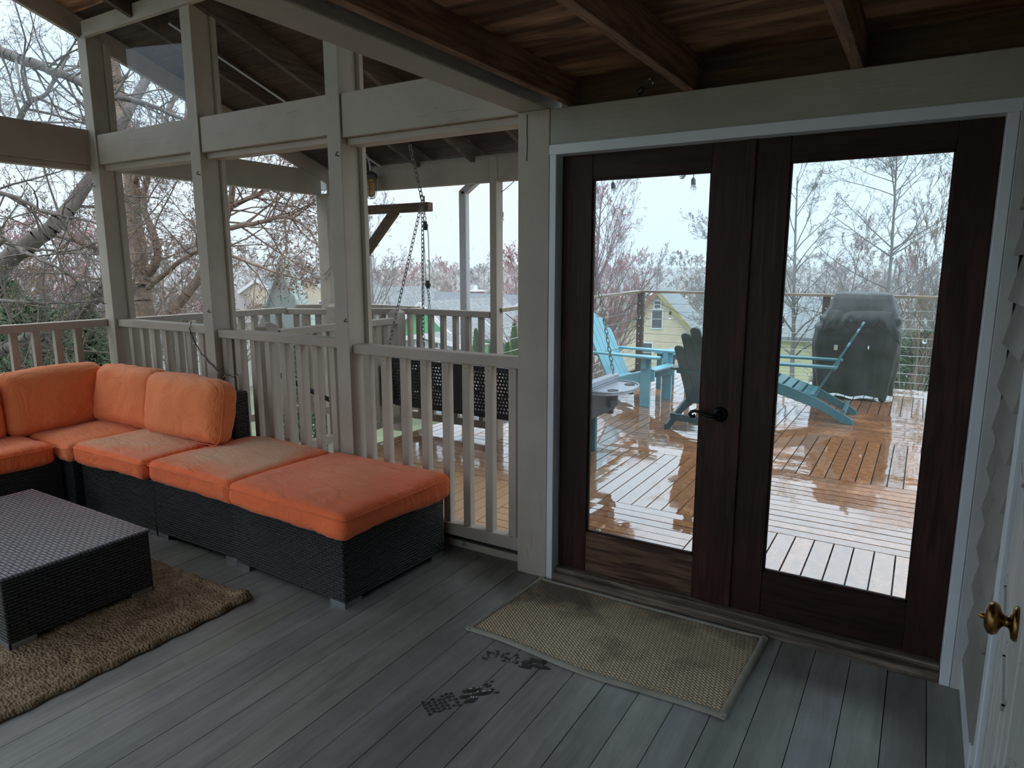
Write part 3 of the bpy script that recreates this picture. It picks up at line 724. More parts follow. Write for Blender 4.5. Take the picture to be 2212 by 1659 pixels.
module('sofa_section', -4.188, 2.518, .80, .710, .350, 0, 'black wicker armless seat with a backrest, beside the corner', SG, [('backrest', (-.40, .225, .35), (.40, .345, .775))])
module('sofa_section', -5.03, 2.498, .80, .74, .345, 0, 'black wicker corner seat where the two rows meet', SG, [('backrest', (-.40, .255, .345), (.40, .365, .77)), ('backrest', (-.40, -.37, .345), (-.29, .255, .77))])
module('sofa_section', -5.08, 1.720, .71, .78, .340, 0, 'black wicker seat in the row along the side wall', SG, [('backrest', (-.355, -.38, .34), (-.245, .38, .765))])
cushion('seat_cushion', (-2.568, 2.470, .350), (.885, .775, .135), M['orange'], 'brightest orange seat cushion, on the footstool nearest the door', group='orange seat cushions', rot=(0, 0, R(-2.4)), seed=1)
cushion('seat_cushion', (-3.405, 2.500, .345), (.77, .745, .135), M['faded'], 'sun-bleached orange seat cushion, on the footstool without a backrest', group='orange seat cushions', seed=2)
cushion('seat_cushion', (-4.195, 2.470, .342), (.77, .72, .135), M['faded'], 'sun-bleached orange seat cushion below the outermost back cushion', group='orange seat cushions', seed=3)
cushion('seat_cushion', (-4.955, 2.440, .338), (.72, .70, .125), M['orangeback'], 'creased orange seat cushion in the sofa corner', group='orange seat cushions', seed=4, wr=.009)
cushion('seat_cushion', (-5.04, 1.700, .333), (.70, .75, .135), M['orange'], 'orange seat cushion at the edge, in front of the side wall', group='orange seat cushions', seed=5)
BG = 'orange back cushions'
cushion('back_cushion', (-4.055, 2.60, .475), (.80, .20, .40), M['orangeback'], 'puckered orange back cushion at the open end of the sofa', group=BG, rot=(R(-10), 0, R(-1)), r=.075, seed=6, plump=True, wr=.008)
cushion('back_cushion', (-4.78, 2.64, .465), (.66, .20, .42), M['orangeback'], 'orange back cushion squeezed into the corner, facing the room', group=BG, rot=(R(-10), 0, R(3)), r=.075, seed=7, plump=True, wr=.008)
cushion('back_cushion', (-5.17, 2.32, .455), (.66, .19, .43), M['orangeback'], 'long shaded orange back cushion leaning on the side wall next to the corner', group=BG, rot=(R(-9), 0, R(90)), r=.07, seed=8, plump=True, wr=.007)
cushion('back_cushion', (-5.17, 1.63, .45), (.70, .19, .40), M['orangeback'], 'orange back cushion cut off by the picture edge', group=BG, rot=(R(-9), 0, R(90)), r=.07, seed=9, plump=True, wr=.007)

t = module('coffee_table', -3.695, 1.427, 1.15, .625, .312, 0, 'low black wicker coffee table standing on the jute rug', None, catg='table', zf=.014)
MB().box((-.580, -.317, .305), (.580, .317, .322)).build('tabletop', M['wicktop'], t, bevel=.006)

# rug with a thick braided edge and one corner lifting
bm = bmesh.new()
nx, ny = 110, 90; x0, x1, y0, y1 = -4.60, -2.655, .30, 1.95
vv = []
for j in range(ny+1):
    for i in range(nx+1):
        u, v = i/nx, j/ny; x = x0+(x1-x0)*u; y = y0+(y1-y0)*v
        ex = min(u, 1-u)*(x1-x0); ey = min(v, 1-v)*(y1-y0); ed = min(ex, ey)
        z = .012 + .006*mn.noise(Vector((x*2.2, y*2.2, 0))) * (1 if ed > .12 else .4)
        z += .010*math.exp(-((ed-.018)/.014)**2) - .008*math.exp(-((ed-.05)/.01)**2)
        cdist = math.hypot(x - x1, y - y1)
        z += .030*math.exp(-(cdist/.09)**2)
        zz = z if ed > .004 else z*.25
        x += .006*math.sin(y*40) * (1 if u > .97 else 0); y += .005*math.sin(x*46) * (1 if v > .97 else 0)
        if -4.4 < x < -3.05 and 1.05 < y < 1.80: zz = min(zz, .0135)
        vv.append(bm.verts.new((x, y, max(zz, .004))))
for j in range(ny):
    for i in range(nx):
        f = bm.faces.new((vv[j*(nx+1)+i], vv[j*(nx+1)+i+1], vv[(j+1)*(nx+1)+i+1], vv[(j+1)*(nx+1)+i])); f.smooth = True
me = bpy.data.meshes.new('jute_rug'); bm.to_mesh(me); bm.free(); me.materials.append(M['jute'])
o = bpy.data.objects.new('jute_rug', me); col.objects.link(o)
sol = o.modifiers.new('solid', 'SOLIDIFY'); sol.thickness = .004; sol.offset = 1
tag(o, 'thick braided jute rug under the wicker coffee table', 'rug')

# door mat: woven field inside a bound edge, lying slightly wavy
def mat_pt(u, v):
    A, B, C_, D_ = Vector((-1.570, 2.872, 0)), Vector((-1.616, 2.258, 0)), Vector((-.471, 2.234, 0)), Vector((-.445, 2.872, 0))
    p = (A*(1-u) + D_*u)*v + (B*(1-u) + C_*u)*(1-v)
    p += Vector((0, -.016*math.sin(u*math.pi)**2*(1-v) + .008*math.sin(u*9)*(1-v), 0))
    p.z = .007 + .003*mn.noise(Vector((p.x*5, p.y*5, 0))) + .006*math.exp(-((u-.98)**2+(v-.95)**2)/.004)
    return p
t = empty('door_mat', (-1.02, 2.56, 0), 0, 'worn tan woven door mat with a dark stained upper half, at the double doors', 'door mat')
def grid_part(name, us, vs_, mt, z_add, par):
    bm = bmesh.new(); g = [[bm.verts.new(mat_pt(u, v) + Vector((0, 0, z_add)) - Vector(par.location)) for u in us] for v in vs_]
    for j in range(len(vs_)-1):
        for i in range(len(us)-1): f = bm.faces.new((g[j][i], g[j][i+1], g[j+1][i+1], g[j+1][i])); f.smooth = True
    me = bpy.data.meshes.new(name); bm.to_mesh(me); bm.free(); me.materials.append(mt)
    o = bpy.data.objects.new(name, me); col.objects.link(o); o.parent = par
    s = o.modifiers.new('solid', 'SOLIDIFY'); s.thickness = .005; s.offset = -1
    return o
ls = lambda a, b, n_: [a + (b-a)*i/n_ for i in range(n_+1)]
grid_part('woven_field', ls(.02, .98, 60), ls(.035, .965, 40), M['sisal'], 0, t)
eb = MB()
def strip(uv0, uv1, w_, nrm, n_=50):
    a = [mat_pt(uv0[0]+(uv1[0]-uv0[0])*i/n_, uv0[1]+(uv1[1]-uv0[1])*i/n_) for i in range(n_+1)]
    nr = Vector(nrm); prof = [(0, 0), (.004, .008), (w_*.5, .011), (w_-.003, .009), (w_, .003)]
    vs = [p + nr*q[0] + Vector((0, 0, q[1] - .006)) for p in a for q in prof]; fs = []
    for i in range(n_):
        for k in range(4): fs.append((i*5+k, i*5+k+1, (i+1)*5+k+1, (i+1)*5+k))
    eb.add(vs, fs, 0, True)
strip((0, 0), (1, 0), .030, (0, 1, 0)); strip((0, 1), (1, 1), .030, (0, -1, 0)); strip((0, 0), (0, 1), .030, (1, 0, 0)); strip((1, 0), (1, 1), .030, (-1, 0, 0))
eb.build('bound_edge', M['matedge'], t, True)

# wet shoe prints on the floor: thin films of water
m, n, p = newmat('water_film'); M['water'] = m
p.inputs['Base Color'].default_value = (.05, .052, .045, 1); p.inputs['Roughness'].default_value = .04; p.inputs['Specular IOR Level'].default_value = .5
def blob(mb, cx_, cy_, rx_, ry_, ang, rnd, hgt=.0016):
    k = 12; ring = []; ring2 = []
    for i in range(k):
        g = 2*math.pi*i/k; q = rnd.uniform(.75, 1.15)
        x, y = 1.2*rx_*q*math.cos(g), 1.25*ry_*q*math.sin(g)
        X = cx_ + x*math.cos(ang) - y*math.sin(ang); Y = cy_ + x*math.sin(ang) + y*math.cos(ang)
        ring.append((X, Y, .0016)); ring2.append(((X*.7+cx_*.3), (Y*.7+cy_*.3), .0016 + hgt))
    mb.add(ring + ring2 + [(cx_, cy_, .0018 + hgt)], [(i, (i+1) % k, k+(i+1) % k, k+i) for i in range(k)] + [(k+i, k+(i+1) % k, 2*k) for i in range(k)], 0, True)
def shoe_print(cx_, cy_, ang, full, lab, seed):
    rnd = random.Random(seed); mb = MB(); ca, sa = math.cos(ang), math.sin(ang)
    def P(u, v, ru, rv): blob(mb, cx_ + u*ca - v*sa, cy_ + u*sa + v*ca, ru, rv, ang + rnd.uniform(-.3, .3), rnd)
    # heel lugs, arch, large sole pads, small tread
    for (u, v, ru, rv) in ((.030, .022, .036, .014), (.052, -.012, .038, .012), (-.012, .000, .020, .013), (-.004, -.030, .026, .016)): P(u, v, ru, rv)
    if full:
        for i in range(7):
            for j in range(5):
                if rnd.random() < .9: P(-.055 - i*.019, -.038 + j*.019 + .006*(i % 2), .0075, .0055)
        for i in range(9): P(.085 + rnd.uniform(-.005, .03), rnd.uniform(-.05, .04), .009, .005)
    else:
        for i in range(34): P(rnd.uniform(-.19, -.04), rnd.uniform(-.035, .035), rnd.uniform(.003, .009), .004)
    o = mb.build('wet_shoe_print', M['water']); tag(o, lab, 'wet footprint', 'wet footprints on the grey boards')
shoe_print(-1.335, 1.885, R(58), True, 'wet tread print of a shoe at the bottom edge, away from the mat', 4)
shoe_print(-1.245, 2.185, R(12), False, 'faint wet shoe print touching the near edge of the door mat', 9)
for q in [(.06, 2.62), (-.02, 2.38)]: pass

# fairy lights hanging over the railing behind the sofa end
t = empty('fairy_lights', (-4.0, 2.90, .9), 0, 'short string of clear fairy lights dangling over the railing behind the sofa', 'fairy lights')
pts = [(-4.45, 2.93, 1.20), (-4.42, 2.89, 1.15), (-4.37, 2.88, 1.08), (-4.30, 2.875, 1.00), (-4.22, 2.872, .945), (-4.12, 2.87, .885), (-4.02, 2.865, .86), (-3.93, 2.865, .855), (-3.88, 2.87, .88)]
cr = []
for i in range(len(pts)-1):
    for k in range(4):
        f = k/4; cr.append(tuple(pts[i][q]*(1-f) + pts[i+1][q]*f + (.006*math.sin(i*7+k*2.1) if q == 2 else 0) for q in range(3)))
MB().tube(cr, .0022, 5).tube([tuple(c_ + (.004 if i_ else 0) for i_, c_ in enumerate(p_)) for p_ in cr], .0018, 5).build('wire', M['black'], t, True)
rnd = random.Random(5)
for i in range(0, len(cr), 3):
    c_ = Vector(cr[i]); d_ = Vector((rnd.uniform(-1, 1), -.4, rnd.uniform(-1, .3))).normalized()
    MB().tube([c_, c_ + d_*.012], .003, 6).build('bulb_socket', M['downpipe'], t, True)
    MB().tube([c_ + d_*.012, c_ + d_*.026, c_ + d_*.030], [.0032, .0032, .001], 6).build('bulb', M['glassbulb'], t, True)

# ---------------------------------------------------------------- hanging swing under the outer roof
def chain(mb, p0, p1, link=.048, r=.0042, wd=.0135):
    p0 = Vector(p0); p1 = Vector(p1); d = p1 - p0; L = d.length; d.normalize()
    a = Vector((0, 1, 0)); u = d.cross(a).normalized(); v = d.cross(u)
    k = int(L / (link * .80)); st = L / k
    for i in range(k):
        c = p0 + d * (st*(i+.5)); s = u if i % 2 else v; hl = link/2 - wd
        pts = []
        for q in range(8):
            g = math.pi*2*q/8; ex = math.cos(g); pts.append(c + s*(wd*math.sin(g)) + d*((hl if ex > 0 else -hl) + wd*ex))
        mb.tube(pts, r, 4, closed=True)
t = empty('porch_swing', (-3.18, 4.95, .35), 0, 'black perforated metal porch swing hung on chains beyond the railing', 'swing')
XS0, XS1 = -4.13, -2.17
def perforated(name, O_, U, V_, nu, nv, cell, par, hole=.27):
    """sheet of square cells, each with a real round hole"""
    vs = []; fs = []
    U = Vector(U); V_ = Vector(V_); O_ = Vector(O_); nr = U.cross(V_).normalized()*.002
    for j in range(nv):
        for i in range(nu):
            c = O_ + U*((i+.5)*cell) + V_*((j+.5)*cell); b = len(vs); h = cell/2
            sh = (cell*.25 if j % 2 else 0)*0
            for (a_, b_) in ((1, 0), (1, 1), (0, 1), (-1, 1), (-1, 0), (-1, -1), (0, -1), (1, -1)): vs.append(c + U*(a_*h) + V_*(b_*h))
            sh = .2*cell*(1 if j % 2 else -1)
            for q in range(8): g = math.pi*q/4; vs.append(c + U*(math.cos(g)*cell*hole + sh) + V_*(math.sin(g)*cell*hole))
            for q in range(8): fs.append((b+q, b+(q+1) % 8, b+8+(q+1) % 8, b+8+q))
    mb = MB(); mb.add(vs, fs); o = mb.build(name, M['swing'], par, True)
    s = o.modifiers.new('solid', 'SOLIDIFY'); s.thickness = .003; return o
rl = Vector((0, -.20, .98)).normalized()          # recline: the back leans toward the house
perforated('backrest', (XS0+.02, 4.70, .36), (1, 0, 0), rl, 60, 12, .0315, t)
perforated('seat', (XS0+.02, 4.72, .36), (1, 0, 0), (0, .995, .06), 60, 15, .0315, t)
mb = MB()
for z_, y_ in ((.345, 4.70), (.745, 4.617)): mb.beam((XS0, y_, z_), (XS1, y_, z_), .028, .045)
for x_ in (XS0, -3.50, -2.80, XS1): mb.beam((x_, 4.70, .33), (x_, 4.615, .77), .028, .03)
mb.beam((XS0, 5.22, .385), (XS1, 5.22, .385), .03, .06); mb.beam((XS0, 4.72, .335), (XS1, 4.72, .335), .03, .05)
mb.box((-3.52, 4.61, .36), (-3.30, 4.69, .74)) 
mb.build('swing_frame', M['swing'], t, True)
for x_, s_ in ((XS0, -1), (XS1, 1)):
    MB().box((x_-.02, 4.66, .40), (x_+.02, 5.22, .60)).build('side_plate', M['swing'], t, True, bevel=.004)
    MB().prism([(x_-.035, 4.60), (x_+.035, 4.60), (x_+.035, 5.26), (x_-.035, 5.26)], .655, .70).build('armrest', M['tray'] if s_ > 0 else M['swing'], t, True, bevel=.01)
# fold-out tray with two cup holders on the door side
cx_, cy_ = XS1 + .03, 4.93; outl = [(cx_, cy_-.29)]
for i in range(13):
    g = R(-90 + 15*i); outl.append((cx_ + .10 + .17*math.cos(g), cy_ + .29*math.sin(g)))
outl.append((cx_, cy_+.29))
tr = MB().prism(outl, .618, .640).build('drink_tray', M['tray'], t, True, bevel=.006)
lip = MB().tube([(x, y, .645) for x, y in outl], .007, 6, closed=True); lip.build('tray_lip', M['tray'], t, True)
for (a_, b_) in ((.15, -.15), (.16, .17)):
    MB().lathe([(0, -.05), (.034, -.05), (.040, .028), (.043, .029), (.043, .026), (0, .0262)], 24, Mat((cx_+a_, cy_+b_, .616))).build('cup_holder', M['black'], t, True)
MB().box((XS1-.015, 4.64, .44), (XS1+.05, 4.80, .60)).box((XS1-.015, 5.06, .44), (XS1+.05, 5.2, .60)).build('tray_bracket', M['swing'], t, True)
MB().box((XS0-.10, 4.62, .30), (XS0-.055, 4.82, .69)).build('folded_tray', M['swing'], t, True, bevel=.01)
for (x_, ap) in ((XS0-.05, (-3.95, 4.95, 2.17)), (XS1+.005, (-2.36, 4.95, 2.17))):
    for y_ in (4.64, 5.20):
        c_ = MB(); chain(c_, ap, (x_, y_, .70)); c_.build('chain', M['chain'], t, True)
    c_ = MB(); chain(c_, (ap[0]+.06 if x_ < -3 else ap[0]-.06, 4.72, 2.61), ap, .050, .0055, .016)
    c_.tube([(ap[0], ap[1], ap[2]+.05), (ap[0]+.014, ap[1], ap[2]+.03), (ap[0]+.012, ap[1], ap[2]-.01), (ap[0], ap[1], ap[2]-.025), (ap[0]-.012, ap[1], ap[2]-.01), (ap[0]-.014, ap[1], ap[2]+.03)], .004, 6, closed=True)
    c_.build('chain', M['chain'], t, True)

# ---------------------------------------------------------------- lamp, bracket with pulley, downpipe
t = empty('cage_lamp', (-4.61, 5.0, 2.24), 0, 'jar-shaped cage lamp with amber glass hanging inside the outer header', 'lamp')
MB().tube([(-4.86, 5.09, 2.62), (-4.80, 5.05, 2.66), (-4.64, 5.0, 2.62), (-4.61, 5.0, 2.52), (-4.61, 5.0, 2.47)], .010, 8).build('lamp_arm', M['downpipe'], t, True)
MB().lathe([(0, .14), (.025, .14), (.060, .12), (.070, .09), (.062, .07), (0, .07)], 20, Mat((-4.61, 5.0, 2.33))).build('lamp_cap', M['mesh_lamp'], t, True)
MB().lathe([(0, -.10), (.030, -.09), (.044, -.05), (.046, .07), (0, .071)], 20, Mat((-4.61, 5.0, 2.33))).build('lamp_glass', M['amber'], t, True)
mb = MB()
for i in range(6):
    g = math.pi*i/3; c_, s_ = math.cos(g), math.sin(g)
    mb.tube([(-4.61+.056*c_, 5.0+.056*s_, 2.41), (-4.61+.056*c_, 5.0+.056*s_, 2.27), (-4.61+.035*c_, 5.0+.035*s_, 2.225), (-4.61, 5.0, 2.215)], .003, 5)
for z_ in (2.37, 2.30): mb.tube([(-4.61+.057*math.cos(R(20*i)), 5.0+.057*math.sin(R(20*i)), z_) for i in range(18)], .003, 5, closed=True)
mb.build('lamp_cage', M['mesh_lamp'], t, True)

t = empty('hoist_bracket', (-5.30, 5.32, 1.6), 0, 'brown timber hoist arm with diagonal brace beyond the outer railing', 'bracket')
MB().box((-5.34, 5.36, 2.112), (-4.21, 5.44, 2.198)).build('arm_timber', M['timber'], t, True, bevel=.004)
MB().beam((-5.30, 5.40, 1.50), (-4.66, 5.40, 2.13), .07, .085, up=(0, 1, 0)).build('brace', M['timber'], t, True, bevel=.004)
MB().box((-5.36, 5.36, 1.3), (-5.29, 5.44, 2.2)).build('backing_timber', M['timber'], t, True)
t = empty('pulley_tackle', (-4.28, 5.40, 2.2), 0, 'rope and pulley tackle hanging from the timber hoist arm', 'pulley')
mb = MB(); mb.tube([(-4.283, 5.40, 2.26), (-4.283, 5.40, 2.08)], .006, 6)
mb.tube([(-4.283+.016*math.cos(R(30*i)), 5.40, 2.045+.020*math.sin(R(30*i))) for i in range(12)], .004, 5, closed=True)
chain(mb, (-4.283, 5.40, 2.10), (-4.283, 5.40, 2.06), .03, .003, .009); mb.build('eye_bolt', M['chain'], t, True)
def pulley(z_, rr_, x_):
    mb = MB(); mb.lathe([(0, -.012), (rr_, -.012), (rr_*.8, 0), (rr_, .012), (0, .012)], 18, Mat((x_, 5.40, z_), R(90)))
    mb.box((x_-.012, 5.384, z_-rr_*1.4), (x_+.012, 5.388, z_+rr_*1.5)).box((x_-.012, 5.412, z_-rr_*1.4), (x_+.012, 5.416, z_+rr_*1.5)); return mb
pulley(1.975, .030, -4.28).build('pulley_block', M['black'], t, True, bevel=.002)
pulley(1.40, .028, -4.262).build('pulley_block', M['black'], t, True, bevel=.002)
MB().tube([(-4.305, 5.40, 1.97), (-4.295, 5.40, 1.7), (-4.286, 5.40, 1.42)], .0045, 6).tube([(-4.252, 5.40, 1.97), (-4.243, 5.40, 1.85), (-4.240, 5.40, 1.42)], .0045, 6).tube([(-4.30, 5.40, 1.93), (-4.34, 5.42, 1.5), (-4.36, 5.43, 1.18)], .0035, 5).build('rope', M['rope'], t, True)
mb = MB(); chain(mb, (-4.262, 5.40, 1.37), (-4.250, 5.40, 1.24), .04, .004, .012)
mb.tube([(-4.25, 5.40, 1.25), (-4.235, 5.40, 1.17), (-4.228, 5.40, 1.12), (-4.262, 5.40, 1.12), (-4.258, 5.40, 1.17)], .004, 6, closed=True); mb.build('snap_hook', M['chain'], t, True)

t = empty('downpipe', (-3.80, 5.42, -4.0), 0, 'square white aluminium downpipe with an elbow under the eave', 'downpipe')
MB().box((-3.86, 5.38, -4.0), (-3.78, 5.45, 2.29)).build('pipe', M['downpipe'], t, True, bevel=.012)
MB().beam((-3.82, 5.415, 2.27), (-3.60, 5.415, 2.42), .07, .07, ext=.02).build('elbow', M['downpipe'], t, True, bevel=.012)
o = MB().box((-5.8, 5.37, 2.395), (-1.50, 5.47, 2.47)).build('rain_gutter', M['downpipe']); tag(o, 'white rain gutter along the eave, mostly hidden by the outer header', 'gutter')

# ---------------------------------------------------------------- cable railing round the open deck
ZC = 1.195
RP = [(-3.285, 5.15), (-3.50, 7.30), (-3.72, 9.88)]
FP = [(-3.72, 9.88), (-2.5, 9.92), (-1.115, 9.95), (.22, 9.97), (1.4, 9.99)]
def deckpost(x, y, lab, dark=True):
    t = empty('rail_post', (x, y, -.3), 0, lab, 'post', 'dark posts of the cable railing')
    MB().box((x-.045, y-.045, -.3), (x+.045, y+.045, ZC-.02)).build('shaft', M['darkpost'], t, True, bevel=.003)
    for k in range(9):
        z_ = .10 + k*.115
        f = MB().lathe([(0, 0), (.011, 0), (.011, .008), (.005, .014), (0, .014)], 8, Mat((x, y-.045, z_), R(90))); f.lathe([(0, 0), (.011, 0), (.011, .008), (.005, .014), (0, .014)], 8, Mat((x+.045, y, z_), 0, R(90)))
        f.build('cable_fitting', M['wire'], t, True)
deckpost(-3.50, 7.30, 'dark railing post behind the lone pale teal chair back')
deckpost(-3.68, 9.84, 'dark railing post with cable fittings at the far deck corner')
deckpost(-1.115, 9.95, 'dark railing post beside the covered grill')
deckpost(.24, 9.97, 'pale lit railing post at the edge of the right door glass')
t = empty('cable_railing', (-3.285, 5.15, 0), 0, 'cable railing along the side of the deck with a wet pale cap', 'railing')
for a, b in zip(RP[:-1], RP[1:]):
    MB().beam((a[0], a[1], ZC), (b[0], b[1], ZC), .115, .036, ext=.01).build('cap_rail', M['caprail'], t, True, bevel=.004)
    for k in range(9): MB().tube([(a[0], a[1], .10+k*.115), (b[0], b[1], .10+k*.115)], .0035, 5).build('cable', M['wire'], t, True)
t = empty('cable_railing', (-3.72, 9.90, 0), 0, 'cable railing along the far end of the deck, behind the grill', 'railing')
MB().beam((-3.74, 9.88, ZC), (1.4, 9.99, ZC), .115, .036).build('cap_rail', M['caprail'], t, True, bevel=.004)
for k in range(9): MB().tube([(-3.70, 9.88, .10+k*.115), (1.4, 9.99, .10+k*.115)], .0035, 5).build('cable', M['wire'], t, True)

# ---------------------------------------------------------------- string lights
def bulb_on(t, x, y, z, lean=(0, 0), drop=.05):
    MB().tube([(x, y, z), (x + lean[0]*.4, y, z - drop)], .003, 5).build('drop_wire', M['black'], t, True)
    Mq = Mat((x + lean[0]*.4, y, z - drop), math.pi, lean[0])
    MB().lathe([(0, 0), (.008, .002), (.017, .018), (.018, .050), (.020, .054), (0, .054)], 14, Mq).build('bulb_socket', M['black'], t, True)
    MB().lathe([(0, .053), (.012, .053), (.020, .066), (.027, .088), (.026, .102), (.015, .118), (0, .122)], 16, Mq).build('bulb', M['glassbulb'], t, True)
    MB().tube([Mq @ Vector((0, 0, .058)), Mq @ Vector((.003, 0, .075)), Mq @ Vector((-.002, 0, .098))], .0018, 4).build('filament', M['amberwire'], t, True)
M['amberwire'] = plain('filament_wire', (.25, .12, .05), .5, .1, 5, bmp=0)
def string_light(lab, pts, bulbs, sag=.12):
    t = empty('string_light', pts[0], 0, lab, 'string lights')
    cr = []
    for a, b in zip(pts[:-1], pts[1:]):
        a = Vector(a); b = Vector(b); L = (b-a).length
        for k in range(8):
            f = k/8; cr.append(a.lerp(b, f) - Vector((0, 0, sag*L*4*f*(1-f)*.35)))
    cr.append(Vector(pts[-1])); MB().tube(cr, .0032, 6).build('wire', M['black'], t, True)
    for b in bulbs: bulb_on(t, *b)
    return t
string_light('string lights looping along the outer header, three bulbs above the left door glass',
    [(-3.26, 5.18, 2.22), (-3.10, 5.2, 2.34), (-2.20, 5.28, 2.43), (-1.57, 5.30, 2.42), (-1.38, 4.45, 2.36), (-1.2, 3.2, 2.5)],
    [(-3.295, 5.22, 2.17, (0.05, 0), .10), (-2.20, 5.28, 2.39, (-.12, 0), .13), (-1.575, 5.30, 2.385, (-.05, 0), .13), (-1.40, 4.45, 2.345, (-.05, 0), .08)])
string_light('string lights draped in loops along the side cable railing', [(-3.28, 5.3, 1.15), (-3.38, 6.2, .92), (-3.46, 7.26, 1.14), (-3.55, 8.3, .95), (-3.66, 9.78, 1.12)],
    [(-3.44, 7.20, 1.06, (.05, 0), .12), (-3.63, 9.60, 1.02, (.05, 0), .10)])
string_light('string lights draped along the far cable railing, left of the grill', [(-3.62, 9.78, 1.12), (-3.25, 9.82, .98), (-2.9, 9.84, .80), (-2.5, 9.86, .84), (-2.1, 9.87, 1.0), (-1.62, 9.88, .93), (-1.40, 9.88, 1.03), (-1.15, 9.89, .95)],
    [(-3.22, 9.82, .98, (.03, 0), .06), (-1.62, 9.88, .92, (-.05, 0), .06)], .02)
string_light('string lights draped along the far cable railing, right of the grill', [(-.30, 9.88, .90), (-.20, 9.88, 1.0), (-.09, 9.89, .98), (.03, 9.9, .80), (.08, 9.9, .76)],
    [(.03, 9.9, .80, (.06, 0), .06)], .02)

# ---------------------------------------------------------------- teal slatted garden chairs
def adirondack(loc, rz, lab, mt='teal'):
    """seat faces local +y"""
    t = empty('adirondack_chair', loc, rz, lab, 'chair', 'teal slatted garden chairs on the wet deck')
    T = M[mt]; W = .27
    prof = [(.44, .30), (.44, .405), (.36, .415), (.10, .345), (-.18, .245), (-.50, .075), (-.535, .05), (-.545, 0), (-.47, 0), (-.22, .125), (.10, .225), (.34, .29)]
    for s_ in (-1, 1):
        Ms = Matrix(((0, 0, 1, s_*W - .014), (1, 0, 0, 0), (0, 1, 0, 0), (0, 0, 0, 1)))
        MB().prism(prof, 0, .028, Ms).build('side_rail', T, t, bevel=.004)
        MB().box((s_*(W+.02) - .018, .28, 0), (s_*(W+.02) + .018, .40, .565)).build('front_leg', T, t, bevel=.004)
        x = s_*(W + .045)
        arm = [(x-.07, .48), (x-.075, .30), (x-.045, -.30), (x-.025, -.36), (x+.025, -.36), (x+.045, -.30), (x+.075, .30), (x+.07, .48), (x+.04, .515), (x-.04, .515)]
        MB().prism(arm, .565, .590).build('armrest', T, t, bevel=.005)
        MB().box((s_*(W+.02) - .014, .30, .44), (s_*(W+.02) + .045, .36, .565)).build('arm_bracket', T, t, bevel=.004)
    MB().box((-W-.02, -.335, .535), (W+.02, -.30, .575)).build('back_support', T, t, bevel=.003)
    MB().box((-W, -.46, .085), (W, -.43, .15)).build('rear_stretcher', T, t, bevel=.003)
    n_ = 6
    for i in range(n_):                       # contoured seat
        y = .40 - i*.098; z = .412 + (-.030*i if i else .0) + (.006 if i == 1 else 0)
        MB().box((-W, -.043, -.011), (W, .043, .011), 0, Mat((0, y, z + .012), R(14 if i else -12))).build('seat_slat', T, t, bevel=.004)
    k = 5; th = R(-27)                         # fan back, reclined
    for i in range(k):
        a = (i - 2); h = (.66, .81, .88, .81, .66)[i]; hw = .0505
        spread = R(.35)*a
        top = [(-hw, 0), (hw, 0), (hw, h - .02)]
        for q in range(5):
            g = R(180*q/4); top.append((hw*math.cos(g), h - .02 + .035*math.sin(g) - abs(a)*0.0))
        top.append((-hw, h - .02))
        Mb = Mat((a*.104, -.14, .225), R(90) + R(27), 0, 0) @ Euler((0, 0, -spread)).to_matrix().to_4x4()
        MB().prism(top, -.010, .010, Mb).build('back_slat', T, t, bevel=.003)
    MB().box((-W, -.16, .215), (W, -.12, .28)).build('lower_back_brace', T, t, bevel=.003)
    return t
CG = None
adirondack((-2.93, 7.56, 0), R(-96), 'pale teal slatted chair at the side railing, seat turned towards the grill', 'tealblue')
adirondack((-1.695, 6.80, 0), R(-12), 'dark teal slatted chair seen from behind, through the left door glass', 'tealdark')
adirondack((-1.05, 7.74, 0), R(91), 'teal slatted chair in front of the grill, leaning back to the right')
t = empty('side_table', (-2.66, 8.62, 0), R(-8), 'low teal slatted side table between the chairs', 'side table')
for i in range(5): MB().box((-.25, -.24 + i*.098, .46), (.25, -.155 + i*.098, .482)).build('table_slat', M['tealblue'], t, bevel=.004)
for s_ in (-1, 1):
    MB().box((-.22, s_*.20-.012, .40), (.22, s_*.20+.012, .46)).build('apron', M['teal'], t)
    for q in (-1, 1): MB().box((q*.20-.03, s_*.19-.018, 0), (q*.20+.03, s_*.19+.018, .46)).build('leg', M['teal'], t, bevel=.003)
t = empty('side_table', (-2.58, 5.05, 0), 0, 'small teal table half hidden behind the swing tray', 'side table')
MB().box((-.27, -.24, .42), (.27, .24, .445)).build('table_top', M['teal'], t, bevel=.006)
for s_ in (-1, 1):
    MB().box((-.22, s_*.19-.012, .10), (.22, s_*.19+.012, .16)).build('stretcher', M['teal'], t)
    for q in (-1, 1): MB().box((q*.225-.028, s_*.19-.02, 0), (q*.225+.028, s_*.19+.02, .42)).build('leg', M['teal'], t, bevel=.003)

# ---------------------------------------------------------------- covered grill
t = empty('covered_grill', (-.66, 9.12, 0), R(3), 'barbecue grill under a black vinyl cover, folded and mildewed', 'grill')
lev = [(.065, .410, .28, .03), (.20, .415, .28, .028), (.45, .440, .29, .022), (.70, .455, .31, .02), (.86, .448, .32, .02), (.94, .425, .33, .024), (1.02, .390, .31, .024), (1.12, .350, .27, .02), (1.21, .318, .22, .016), (1.255, .300, .18, .010), (1.275, .24, .13, .004)]
ns = 96; vs = []; fs = []
